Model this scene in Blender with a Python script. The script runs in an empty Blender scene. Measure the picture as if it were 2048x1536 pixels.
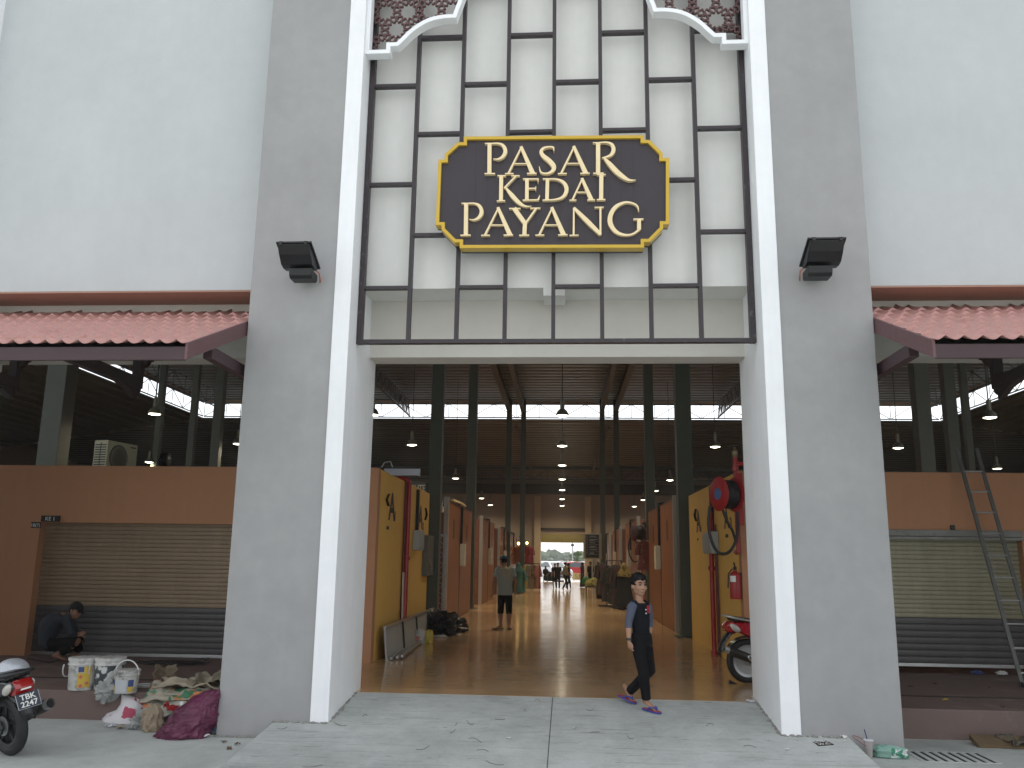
EXPO=0.85; HAZE=0.0007
import bpy, bmesh, math, random
from mathutils import Vector, Matrix
random.seed(11)
S=bpy.context.scene; COL=S.collection
pi=math.pi; R=math.radians
# ---------------------------------------------------------------- camera model
F,PIT,YAW,ROL,CH=1717.2,.2012,.0715,.0140,1.56
DEL=.0117                       # the hall behind the facade is turned by this much
FRM=[0.0]
def V(*a): return Vector(a)
_fw=V(-math.sin(YAW)*math.cos(PIT),math.cos(YAW)*math.cos(PIT),math.sin(PIT)); _rt=V(math.cos(YAW),math.sin(YAW),0); _up=_rt.cross(_fw)
_r=math.cos(ROL)*_rt+math.sin(ROL)*_up; _u=-math.sin(ROL)*_rt+math.cos(ROL)*_up
def ray(x,y):
    d=(x-1024)/F*_r+(768-y)/F*_u+_fw
    return Matrix.Rotation(-FRM[0],3,'Z')@d
def P(x,y,X=None,Y=None,Z=None):
    d=ray(x,y); t=X/d.x if X is not None else Y/d.y if Y is not None else (Z-CH)/d.z
    return V(0,0,CH)+t*d
def lerp(a,b,t): return a+(b-a)*t
# ---------------------------------------------------------------- mesh builder
class MB:
    def __init__(s): s.v=[]; s.f=[]; s.n=0
    def add(s,vs,fs):
        b=len(s.v); s.v+= [Vector(p) for p in vs]; s.f+=[tuple(i+b for i in f) for f in fs]; return s
    def box(s,x0,x1,y0,y1,z0,z1):
        return s.add([(x0,y0,z0),(x1,y0,z0),(x1,y1,z0),(x0,y1,z0),(x0,y0,z1),(x1,y0,z1),(x1,y1,z1),(x0,y1,z1)],
            [(0,3,2,1),(4,5,6,7),(0,1,5,4),(1,2,6,5),(2,3,7,6),(3,0,4,7)])
    def obox(s,c,a,b,d):
        c,a,b,d=map(Vector,(c,a,b,d))
        return s.add([c-a-b-d,c+a-b-d,c+a+b-d,c-a+b-d,c-a-b+d,c+a-b+d,c+a+b+d,c-a+b+d],
            [(0,3,2,1),(4,5,6,7),(0,1,5,4),(1,2,6,5),(2,3,7,6),(3,0,4,7)])
    def bar(s,p,q,w,h,up=(0,0,1)):
        p,q=Vector(p),Vector(q); d=(q-p)
        if d.length<1e-6: return s
        u=Vector(up); a=d.normalized().cross(u)
        if a.length<1e-4: a=d.normalized().cross(V(0,1,0))
        a.normalize(); b=a.cross(d.normalized())
        return s.obox((p+q)/2,a*w/2,b*h/2,d/2)
    def tube(s,pts,r,n=8,caps=True,closed=False,sy=1.0):
        pts=[Vector(p) for p in pts]; m=len(pts)
        rs=r if isinstance(r,(list,tuple)) else [r]*m
        b=len(s.v); ref=None
        for i,p in enumerate(pts):
            if closed: t=(pts[(i+1)%m]-pts[i-1])
            else: t=pts[min(i+1,m-1)]-pts[max(i-1,0)]
            t.normalize()
            if ref is None:
                ref=V(0,0,1) if abs(t.z)<.9 else V(0,1,0)
            a=(ref-t*ref.dot(t))
            if a.length<1e-5: a=V(1,0,0)-t*t.x
            a.normalize(); ref=a; c=t.cross(a)
            for k in range(n):
                an=2*pi*k/n; s.v.append(p+(a*math.cos(an)*sy+c*math.sin(an))*rs[i])
        for i in range(m if closed else m-1):
            j=(i+1)%m
            for k in range(n):
                l=(k+1)%n; s.f.append((b+i*n+k,b+i*n+l,b+j*n+l,b+j*n+k))
        if caps and not closed:
            s.f.append(tuple(b+k for k in reversed(range(n)))); s.f.append(tuple(b+(m-1)*n+k for k in range(n)))
        return s
    def lathe(s,prof,c=(0,0,0),n=24,axis='z',sx=1,sy=1):
        c=Vector(c); b=len(s.v); m=len(prof)
        for r,z in prof:
            for k in range(n):
                a=2*pi*k/n; x,y=r*math.cos(a)*sx,r*math.sin(a)*sy
                p=V(x,y,z) if axis=='z' else V(z,x,y) if axis=='x' else V(x,z,y)
                s.v.append(c+p)
        for i in range(m-1):
            for k in range(n):
                l=(k+1)%n; s.f.append((b+i*n+k,b+i*n+l,b+(i+1)*n+l,b+(i+1)*n+k))
        if prof[0][0]>1e-5: s.f.append(tuple(b+k for k in reversed(range(n))))
        if prof[-1][0]>1e-5: s.f.append(tuple(b+(m-1)*n+k for k in range(n)))
        return s
    def prism(s,poly,plane,a,b):
        f={'xz':lambda p,t:V(p[0],t,p[1]),'yz':lambda p,t:V(t,p[0],p[1]),'xy':lambda p,t:V(p[0],p[1],t)}[plane]
        n=len(poly); vs=[f(p,a) for p in poly]+[f(p,b) for p in poly]
        return s.add(vs,[tuple(reversed(range(n))),tuple(range(n,2*n))]+[(i,(i+1)%n,n+(i+1)%n,n+i) for i in range(n)])
    def ell(s,c,r,nu=16,nv=10,M=None):
        c=Vector(c); b=len(s.v); M=M or Matrix.Identity(3)
        for i in range(nv+1):
            th=pi*i/nv
            for k in range(nu):
                ph=2*pi*k/nu
                s.v.append(c+M@V(r[0]*math.sin(th)*math.cos(ph),r[1]*math.sin(th)*math.sin(ph),r[2]*math.cos(th)))
        for i in range(nv):
            for k in range(nu):
                l=(k+1)%nu; s.f.append((b+i*nu+k,b+(i+1)*nu+k,b+(i+1)*nu+l,b+i*nu+l))
        return s
    def loft(s,rings,caps=True):
        n=len(rings[0]); b=len(s.v)
        for r in rings: s.v+=[Vector(p) for p in r]
        for i in range(len(rings)-1):
            for k in range(n):
                l=(k+1)%n; s.f.append((b+i*n+k,b+i*n+l,b+(i+1)*n+l,b+(i+1)*n+k))
        if caps:
            s.f.append(tuple(b+k for k in reversed(range(n)))); s.f.append(tuple(b+(len(rings)-1)*n+k for k in range(n)))
        return s
    def grid(s,fn,nu,nv):
        b=len(s.v)
        for j in range(nv+1):
            for i in range(nu+1): s.v.append(Vector(fn(i/nu,j/nv)))
        for j in range(nv):
            for i in range(nu):
                a=b+j*(nu+1)+i; s.f.append((a,a+1,a+nu+2,a+nu+1))
        return s
ORG={}
def mesh(name,mb,org=V(0,0,0),smooth=0):
    me=bpy.data.meshes.new(name); me.from_pydata([tuple(v-org) for v in mb.v],[],mb.f); me.update()
    bm=bmesh.new(); bm.from_mesh(me); bmesh.ops.remove_doubles(bm,verts=bm.verts,dist=1e-6)
    bmesh.ops.recalc_face_normals(bm,faces=bm.faces); bm.to_mesh(me); bm.free()
    if smooth:
        for p in me.polygons: p.use_smooth=True
        me.set_sharp_from_angle(angle=R(smooth))
    return me
def place(o,loc,rz=0):
    o.location=Matrix.Rotation(FRM[0],3,'Z')@Vector(loc); o.rotation_euler=(0,0,FRM[0]+rz)
def tag(o,label,cat,group=None,kind=None):
    if label: o['label']=label
    if cat: o['category']=cat
    if group: o['group']=group
    if kind: o['kind']=kind
    return o
def thing(name,label,cat,loc=(0,0,0),rz=0,group=None,local=False):
    o=bpy.data.objects.new(name,None); COL.objects.link(o); o.empty_display_size=.1
    place(o,loc,rz); tag(o,label,cat,group); ORG[o.name]=V(0,0,0) if local else Vector(loc)
    return o
def bev(o,w,seg=2):
    m=o.modifiers.new('Bevel','BEVEL'); m.width=w; m.segments=seg; m.limit_method='ANGLE'; m.angle_limit=R(40); return o
def part(name,mb,mt,par,smooth=0,bevel=0,label=None):
    org=ORG[par.name]; o=bpy.data.objects.new(name,mesh(name,mb,org,smooth)); COL.objects.link(o); o.parent=par
    ORG[o.name]=org; o.data.materials.append(mt)
    if bevel: bev(o,bevel)
    if label: o['label']=label
    return o
def solo(name,mb,mt,label,cat,group=None,kind=None,smooth=0,bevel=0):
    xs=[v.x for v in mb.v]; ys=[v.y for v in mb.v]; zs=[v.z for v in mb.v]
    org=V((min(xs)+max(xs))/2,(min(ys)+max(ys))/2,min(zs))
    o=bpy.data.objects.new(name,mesh(name,mb,org,smooth)); COL.objects.link(o); place(o,org); ORG[o.name]=org
    o.data.materials.append(mt); tag(o,label,cat,group,kind)
    if bevel: bev(o,bevel)
    return o
def dup(o,loc=None,rz=None,label=None,par=None):
    c=o.copy(); COL.objects.link(c)
    if par: c.parent=par
    if loc is not None: place(c,loc,rz or 0)
    if label: c['label']=label
    for ch in [k for k in bpy.data.objects if k.parent==o]: dup(ch,par=c)
    return c
def bake(o):
    bpy.context.view_layer.update(); dg=bpy.context.evaluated_depsgraph_get()
    me=bpy.data.meshes.new_from_object(o.evaluated_get(dg)); o.modifiers.clear(); old=o.data; o.data=me; bpy.data.meshes.remove(old); return o
def remesh(o,vox,it=2,fac=.5):
    m=o.modifiers.new('R','REMESH'); m.mode='VOXEL'; m.voxel_size=vox; m.use_smooth_shade=True
    if it:
        k=o.modifiers.new('S','SMOOTH'); k.iterations=it; k.factor=fac
    return bake(o)
def textmb(s,size,org,xd,ud,depth=.004,sx=1.0,align='CENTER',bold=0):
    cu=bpy.data.curves.new('t','FONT'); cu.body=s; cu.size=size; cu.align_x=align; cu.extrude=depth/2; cu.offset=bold*size
    o=bpy.data.objects.new('t',cu); COL.objects.link(o); bpy.context.view_layer.update()
    me=bpy.data.meshes.new_from_object(o.evaluated_get(bpy.context.evaluated_depsgraph_get()))
    xd,ud=Vector(xd).normalized(),Vector(ud).normalized(); nd=xd.cross(ud); mb=MB()
    mb.add([Vector(org)+xd*(v.co.x*sx)+ud*v.co.y+nd*v.co.z for v in me.vertices],[tuple(p.vertices) for p in me.polygons])
    bpy.data.objects.remove(o); bpy.data.curves.remove(cu); bpy.data.meshes.remove(me); return mb
# ---------------------------------------------------------------- materials
MT={}
def nodes(name):
    m=bpy.data.materials.new(name); m.use_nodes=True; nt=m.node_tree; return m,nt,nt.nodes['Principled BSDF']
def N(nt,t,**k):
    n=nt.nodes.new(t)
    for a,b in k.items():
        if a in ('operation','blend_type','data_type','feature','wave_type','bands_direction','color_ramp','distance'): setattr(n,a,b)
        else: n.inputs[a].default_value=b
    return n
def noise(nt,vec,scale,detail=5,rough=.6,dist=0):
    n=nt.nodes.new('ShaderNodeTexNoise'); n.inputs['Scale'].default_value=scale; n.inputs['Detail'].default_value=detail; n.inputs['Roughness'].default_value=rough; n.inputs['Distortion'].default_value=dist
    nt.links.new(vec,n.inputs['Vector']); return n.outputs['Fac']
def coord(nt,sc=(1,1,1)):
    t=nt.nodes.new('ShaderNodeTexCoord'); m=nt.nodes.new('ShaderNodeMapping'); m.inputs['Scale'].default_value=sc
    nt.links.new(t.outputs['Object'],m.inputs['Vector']); return m.outputs['Vector']
def ramp(nt,fac,stops):
    r=nt.nodes.new('ShaderNodeValToRGB'); e=r.color_ramp.elements
    while len(e)<len(stops): e.new(.5)
    for k,(p,c) in enumerate(stops): e[k].position=p; e[k].color=(c,c,c,1) if isinstance(c,(int,float)) else (*c,1)
    nt.links.new(fac,r.inputs['Fac']); return r.outputs['Color']
def mix(nt,fac,a,b,mode='MIX'):
    m=nt.nodes.new('ShaderNodeMix'); m.data_type='RGBA'; m.blend_type=mode
    for s,x in ((0,fac),(6,a),(7,b)):
        if hasattr(x,'is_output'): nt.links.new(x,m.inputs[s])
        elif isinstance(x,(int,float)): m.inputs[s].default_value=x if s==0 else (x,x,x,1)
        else: m.inputs[s].default_value=(*x,1)
    return m.outputs[2]
def bumpn(nt,h,strength,dist=.01):
    b=nt.nodes.new('ShaderNodeBump'); b.inputs['Strength'].default_value=strength; b.inputs['Distance'].default_value=dist
    nt.links.new(h,b.inputs['Height']); return b.outputs['Normal']
def mat(name,col,rough=.6,metal=0,var=.12,vs=2.5,bump=0,bs=60,streak=0,dirt=None,spec=.5,rv=.1,sub=0,trans=0,alpha=1,coat=0):
    if name in MT: return MT[name]
    m,nt,b=nodes(name); vec=coord(nt); L=nt.links
    n1=noise(nt,vec,vs,6,.65); n2=noise(nt,vec,vs*7,4,.6)
    c=mix(nt,1,tuple(col),ramp(nt,n1,[(.25,1-var),(.75,1+var*.6)]),'MULTIPLY')
    c=mix(nt,1,c,ramp(nt,n2,[(.3,1-var*.4),(.7,1+var*.3)]),'MULTIPLY')
    if streak:
        sv=coord(nt,(6,6,.35)); n3=noise(nt,sv,1.5,5,.7)
        c=mix(nt,1,c,ramp(nt,n3,[(.35,1-streak),(.6,1)]),'MULTIPLY')
    if dirt:
        dc,ds,da=dirt; n4=noise(nt,vec,ds,8,.7,.3)
        c=mix(nt,ramp(nt,n4,[(.62-da,0),(.75-da*.5,1)]),c,tuple(dc))
    L.new(c,b.inputs['Base Color'])
    L.new(ramp(nt,n2,[(.2,max(.02,rough-rv)),(.8,min(1,rough+rv))]),b.inputs['Roughness'])
    b.inputs['Metallic'].default_value=metal; b.inputs['Specular IOR Level'].default_value=spec
    if coat: b.inputs['Coat Weight'].default_value=coat; b.inputs['Coat Roughness'].default_value=.1
    if trans: b.inputs['Transmission Weight'].default_value=trans
    if alpha<1: b.inputs['Alpha'].default_value=alpha
    if sub: b.inputs['Subsurface Weight'].default_value=sub; b.inputs['Subsurface Radius'].default_value=(.02,.008,.004)
    if bump: L.new(bumpn(nt,noise(nt,vec,bs,4,.7),bump,.01),b.inputs['Normal'])
    MT[name]=m; return m
def emis(name,col,st):
    m,nt,b=nodes(name); b.inputs['Base Color'].default_value=(*col,1); b.inputs['Emission Color'].default_value=(*col,1); b.inputs['Emission Strength'].default_value=st
    return m
WHITE=mat('white_paint',(.88,.90,.92),.55,var=.05,vs=1.2,bump=.12,bs=45,streak=.04)
WALLW=mat('wall_plaster',(.51,.54,.545),.8,var=.07,vs=.7,bump=.2,bs=35,streak=.015)
IVORY=mat('ivory_plaster',(.70,.70,.67),.8,var=.06,vs=1.1,bump=.12,bs=40,streak=.03)
BEIGE=mat('beam_beige',(.58,.56,.51),.8,var=.06,vs=1.1,bump=.12,bs=40)
GREY=mat('pillar_grey',(.335,.335,.335),.75,var=.13,vs=.7,bump=.15,bs=40,streak=.02)
TERRA=mat('terracotta_soffit',(.40,.24,.18),.8,var=.08)
BROWN=mat('brown_steel',(.030,.022,.026),.45,var=.15,vs=6,rv=.12)
PURP=mat('fascia_purple_shaded',(.05,.024,.028),.5,var=.12,vs=4)  # purple of the canopy boards, darkened to paint in shade on the front
DKWOOD=mat('dark_bracket',(.022,.012,.011),.6,var=.15,vs=5)
TILE=mat('clay_tile_sheet',(.50,.265,.235),.5,var=.12,vs=3,dirt=((.30,.12,.10),3.0,.06))
GOLD=mat('gold_border',(.60,.39,.03),.35,var=.06,vs=4)
CREAM=mat('cream_letter',(.86,.70,.42),.45,var=.05,vs=4)
BLACK=mat('black_metal',(.008,.008,.009),.42,var=.2,vs=8)
ORANGE=mat('orange_paint',(.46,.225,.115),.75,var=.08,vs=1.0,bump=.1,bs=40,streak=.04)
YELLOW=mat('yellow_paint',(.74,.455,.10),.7,var=.07,vs=1.0,bump=.08,bs=40,streak=.04)
GREEN=mat('green_steel',(.062,.073,.052),.55,var=.12,vs=2)
DECK=mat('roof_deck',(.16,.172,.16),.38,metal=.4,var=.15,vs=.6)
STEEL=mat('truss_steel',(.080,.088,.082),.5,var=.15,vs=2)
FARWALL=mat('far_wall',(.30,.235,.175),.8,var=.08,vs=.4)
RED=mat('red_paint',(.33,.016,.018),.38,var=.12,vs=5)
DKRED=mat('dark_red_pipe',(.10,.02,.018),.5,var=.1)
GALV=mat('galvanised',(.42,.44,.44),.42,metal=.6,var=.18,vs=8)
ALU=mat('aluminium',(.55,.56,.56),.35,metal=.8,var=.12,vs=10)
GREYBOX=mat('grey_plastic',(.34,.37,.36),.5,var=.06,vs=6)
RUBBER=mat('black_rubber',(.012,.012,.013),.6,var=.2,vs=9)
PLBLK=mat('black_plastic',(.014,.014,.015),.3,var=.15,vs=9)
LETTER=mat('letter_black',(.012,.011,.010),.5,var=.1)
TXTW=mat('letter_white',(.75,.75,.72),.5,var=.05)
SKIN=mat('skin_boy',(.35,.19,.12),.5,var=.08,vs=14,sub=.08)
SKIN2=mat('skin_tan',(.27,.14,.085),.5,var=.08,vs=14)
HAIR=mat('black_hair',(.006,.0055,.0055),.6,spec=.15,var=.3,vs=60,bump=.4,bs=160)
# ================================================================= ground and floors
def concrete(name,col,lines=0):
    m,nt,b=nodes(name); vec=coord(nt); L=nt.links
    n1=noise(nt,vec,.55,7,.65,.4); n2=noise(nt,vec,3.2,6,.7); n3=noise(nt,vec,40,3,.7)
    c=mix(nt,1,col,ramp(nt,n1,[(.28,.72),(.5,1),(.72,1.14)]),'MULTIPLY')
    c=mix(nt,1,c,ramp(nt,n2,[(.3,.86),(.6,1.04)]),'MULTIPLY')
    c=mix(nt,1,c,ramp(nt,n3,[(.3,.92),(.7,1.05)]),'MULTIPLY')
    if lines:  # faint curved trowel scratches running across
        sv=coord(nt,(.35,5.5,5.5)); n4=noise(nt,sv,1.6,3,.5,1.2)
        c=mix(nt,ramp(nt,n4,[(.488,0),(.497,.5),(.503,.5),(.512,0)]),c,(.12,.125,.12))
    st=noise(nt,vec,1.7,8,.72,.8); c=mix(nt,ramp(nt,st,[(.60,0),(.72,.45)]),c,(col[0]*.55,col[1]*.55,col[2]*.55))
    L.new(c,b.inputs['Base Color']); b.inputs['Roughness'].default_value=.78
    L.new(bumpn(nt,n3,.25,.008),b.inputs['Normal']); return m
CONC=concrete('ramp_concrete',(.43,.455,.44),1); CONC2=concrete('ground_concrete',(.44,.47,.45))
ASPH=concrete('car_park_paving',(.42,.42,.41))
GZ=-.31
def sheet(name,x0,x1,y0,y1,z,mt):
    mb=MB().add([(x0,y0,z),(x1,y0,z),(x1,y1,z),(x0,y1,z)],[(0,1,2,3)])
    return solo(name,mb,mt,None,None,kind='structure')
sheet('ground',-900,900,-60,1500,GZ,CONC2)
def PR(x,y):
    d=ray(x,y); t=(CH+10.49*.125)/(.125*d.y-d.z); return V(0,0,CH)+t*d
XL,XR=-2.548,2.104
def rz(y): return (y-10.49)*.125
c1,c2=PR(545,1446),PR(1690,1467); d1,d2=PR(439,1536),PR(1738,1514)
def ext(c,d,y): t=(y-c.y)/(d.y-c.y); return c.x+(d.x-c.x)*t
e1,e2=ext(c1,d1,8.0),ext(c2,PR(1765,1540),8.0)
top=[(XL-.05,10.49),(XL-.05,9.42),(c1.x,9.42),(e1,8.0),(e2,8.0),(c2.x,9.42),(XR+.05,9.42),(XR+.05,10.49)]
mb=MB(); n=len(top); mb.add([(x,y,rz(y)) for x,y in top]+[(x,y,-.5) for x,y in top],[tuple(range(n))]+[(i,(i+1)%n,n+(i+1)%n,n+i) for i in range(n)])
o=solo('entrance_ramp',mb,CONC,None,None,kind='structure')
jx=PR(1105,1400).x
mb=MB(); mb.add([(jx-.0045,8,rz(8)+.002),(jx+.0045,8,rz(8)+.002),(jx+.0045,10.48,rz(10.48)+.002),(jx-.0045,10.48,rz(10.48)+.002)],[(0,1,2,3)])
solo('ramp_joint',mb,mat('joint_dark',(.09,.09,.085),.9),None,None,kind='structure')
# floor of the hall: worn orange-brown coating with a gloss
m,nt,b=nodes('hall_floor_coating'); vec=coord(nt); L=nt.links
n1=noise(nt,vec,.35,6,.6,.3); n2=noise(nt,coord(nt,(1,.35,1)),2.2,6,.7); 
c=mix(nt,ramp(nt,n1,[(.3,0),(.7,1)]),(.50,.31,.155),(.56,.36,.185)); c=mix(nt,1,c,ramp(nt,n2,[(.3,.92),(.65,1.03)]),'MULTIPLY')
s2=noise(nt,vec,.5,4,.6,.6); c=mix(nt,1,c,ramp(nt,s2,[(.3,.86),(.7,1.05)]),'MULTIPLY')
L.new(c,b.inputs['Base Color']); L.new(ramp(nt,n2,[(.3,.11),(.7,.17)]),b.inputs['Roughness'])
wv=noise(nt,coord(nt,(.9,6.0,1)),1.0,3,.6,.5); L.new(bumpn(nt,wv,.20,.014),b.inputs['Normal'])
FLOOR=m
PLAT=mat('platform_paint',(.155,.108,.095),.75,var=.16,vs=.9,dirt=((.24,.20,.175),1.2,.06),bump=.15,bs=30)
FRM[0]=DEL
mb=MB().box(-34,34,10.745,62.9,-.3,0); solo('hall_floor',mb,FLOOR,None,None,kind='structure')
FRM[0]=0
mb=MB().box(XL-.05,XR+.05,10.492,10.9,-.25,.0025); solo('threshold_floor',mb,FLOOR,None,None,kind='structure')
def platform(x0,x1,y0):
    mb=MB().box(x0,x1,y0,13.6,GZ-.1,.006)
    o=solo('shop_platform',mb,PLAT,None,None,kind='structure',bevel=.012)
    mb=MB().box(x0,x1,y0+.92,y0+.965,.0,.011); solo('floor_channel',mb,mat('channel_dark',(.012,.010,.010),.8),None,None,kind='structure')
platform(-14,-3.72,10.05); platform(3.28,14,10.28)
# ================================================================= the portal building
B=thing('market_building','tall market entrance portal with grey pillars, white jambs and pale plaster walls','building',(0,10,0))
for x0,x1 in ((-3.75,-2.70),(2.26,3.311)):
    part('pillar',MB().box(x0,x1,9.37,10.72,GZ-.2,10.6),GREY,B,bevel=.012)
for x0,x1 in ((-2.744,XL),(XR,2.30)):
    part('white_jamb',MB().box(x0,x1,9.345,10.735,-.4,10.6),WHITE,B,bevel=.008)
part('centre_wall',MB().box(XL-.04,XR+.04,9.85,10.363,4.752,10.6),IVORY,B)
p=P(1087,594,Y=9.9); q=P(1130,594,Y=9.9)
part('ceiling_stub',MB().box(p.x,q.x,9.846,10.25,p.z,4.80),IVORY,B,bevel=.006)
part('beam',MB().box(-12,12,10.365,10.742,4.02,10.5),BEIGE,B)
part('upper_wall',MB().box(-7.64,-3.70,9.82,10.363,4.745,10.6),WALLW,B)
part('upper_wall',MB().box(3.26,7.64,9.82,10.363,4.732,10.6),WALLW,B)
for x0,x1,z in ((-7.63,-3.72,4.745),(3.28,7.63,4.732)):
    part('soffit',MB().box(x0,x1,9.824,10.36,z-.02,z-.0005),TERRA,B)
for x0,x1 in ((-8.1,-7.62),(7.62,8.1)):
    part('white_jamb',MB().box(x0,x1,9.5,10.735,GZ-.1,10.6),WHITE,B,bevel=.008)
for x0,x1 in ((-12,-8.06),(8.06,12)): part('upper_wall',MB().box(x0,x1,9.82,10.363,GZ-.1,10.6),WALLW,B)
# ----------------------------------------------------------------- lattice
LT=thing('lattice_screen','dark brown steel lattice of staggered rectangles framed between the white jambs','lattice',(0,9.7,4))
Y0,Y1=9.68,9.762; lx0,lx1=XL+.046,XR-.046; cw=(lx1-lx0)/8; zb=P(1103,681,Y=9.68).z; rr=(P(1108,66,Y=9.68).z-zb)/6
BRW=mat('brown_steel_scuffed',(.030,.022,.026),.45,var=.15,vs=6,dirt=((.26,.26,.27),14,.02))
part('frame_bar',MB().box(XL+.004,lx0+.022,Y0-.003,Y1+.003,zb-.028,10.4),BRW,LT); part('frame_bar',MB().box(lx1-.022,XR-.004,Y0-.003,Y1+.003,zb-.028,10.4),BRW,LT)
part('bottom_rail',MB().box(lx0+.022,lx1-.022,Y0-.002,Y1,zb-.026,zb+.022),BRW,LT)
for i in range(1,8): part('mullion',MB().box(lx0+cw*i-.023,lx0+cw*i+.023,Y0,Y1,zb+.022,10.4),BROWN,LT)
for i in range(8):
    for j in range(1,10):
        if (i+j)%2==1: part('rail',MB().box(lx0+cw*i+.023,lx0+cw*(i+1)-.023,Y0+.004,Y1-.002,zb+rr*j-.018,zb+rr*j+.02),BROWN,LT)
# ----------------------------------------------------------------- ribbons in the facade plane
def ribbon(path,w,closed=False):
    m=len(path); ws=w if isinstance(w,(list,tuple)) else [w]*m; A=[];Bv=[]
    for i in range(m):
        p=Vector(path[i]); a=Vector(path[i-1]) if (i>0 or closed) else None; b=Vector(path[(i+1)%m]) if (i<m-1 or closed) else None
        d1=(p-a).normalized() if a is not None else None; d2=(b-p).normalized() if b is not None else None
        if d1 is None: d1=d2
        if d2 is None: d2=d1
        t=(d1+d2); t=t.normalized() if t.length>1e-6 else d1
        nn=Vector((-t.y,t.x)); k=1/max(.45,nn.dot(Vector((-d1.y,d1.x))))
        A.append(p+nn*ws[i]/2*k); Bv.append(p-nn*ws[i]/2*k)
    return A,Bv
def rib_mb(mb,path,w,ya,yb,closed=False):
    A,Bv=ribbon(path,w,closed); m=len(A)
    vs=[]
    for i in range(m): vs+=[(A[i].x,ya,A[i].y),(Bv[i].x,ya,Bv[i].y),(Bv[i].x,yb,Bv[i].y),(A[i].x,yb,A[i].y)]
    fs=[]
    for i in range(m if closed else m-1):
        j=(i+1)%m
        for k in range(4): fs.append((i*4+k,i*4+(k+1)%4,j*4+(k+1)%4,j*4+k))
    if not closed: fs+=[(3,2,1,0),((m-1)*4,(m-1)*4+1,(m-1)*4+2,(m-1)*4+3)]
    return mb.add(vs,fs)
def smooth2(pts,n=4):
    out=[]
    for i in range(len(pts)-1):
        p0,p1,p2,p3=[Vector(pts[max(0,min(len(pts)-1,k))]) for k in (i-1,i,i+1,i+2)]
        for k in range(n):
            t=k/n; out.append(.5*((2*p1)+(p2-p0)*t+(2*p0-5*p1+4*p2-p3)*t*t+(3*p1-p0-3*p2+p3)*t**3))
    out.append(Vector(pts[-1])); return out
# ----------------------------------------------------------------- arch trim and star screens
XC=-.2221
AR=thing('arch_trim','white stepped arch moulding with brown star-pattern screens in its corners','arch trim',(XC,9.5,7.6))
hard=[(737.5,103.5),(776,103),(776,88.5),(794,88.5)]; arc=[(794,88.5),(806,77),(822,61.5),(842,47.5),(862,38),(885,33),(909,31.5)]
arc2=[(909,31.5),(913,20),(919,5),(930,-22),(955,-55),(995,-88),(1045,-110)]
def pz(p): q=P(p[0],p[1],Y=9.42); return (q.x,q.z)
h=[pz(p) for p in hard]; h[0]=(XL+.02,h[0][1]); h[1]=(h[1][0],h[0][1]); h[2]=(h[1][0],h[2][1]); h[3]=(h[3][0],h[2][1])
ap=[tuple(v) for v in h]+[tuple(v) for v in smooth2([pz(p) for p in arc],4)][1:]+[tuple(v) for v in smooth2([pz(p) for p in arc2],4)][1:]+[(XC,9.35)]
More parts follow.
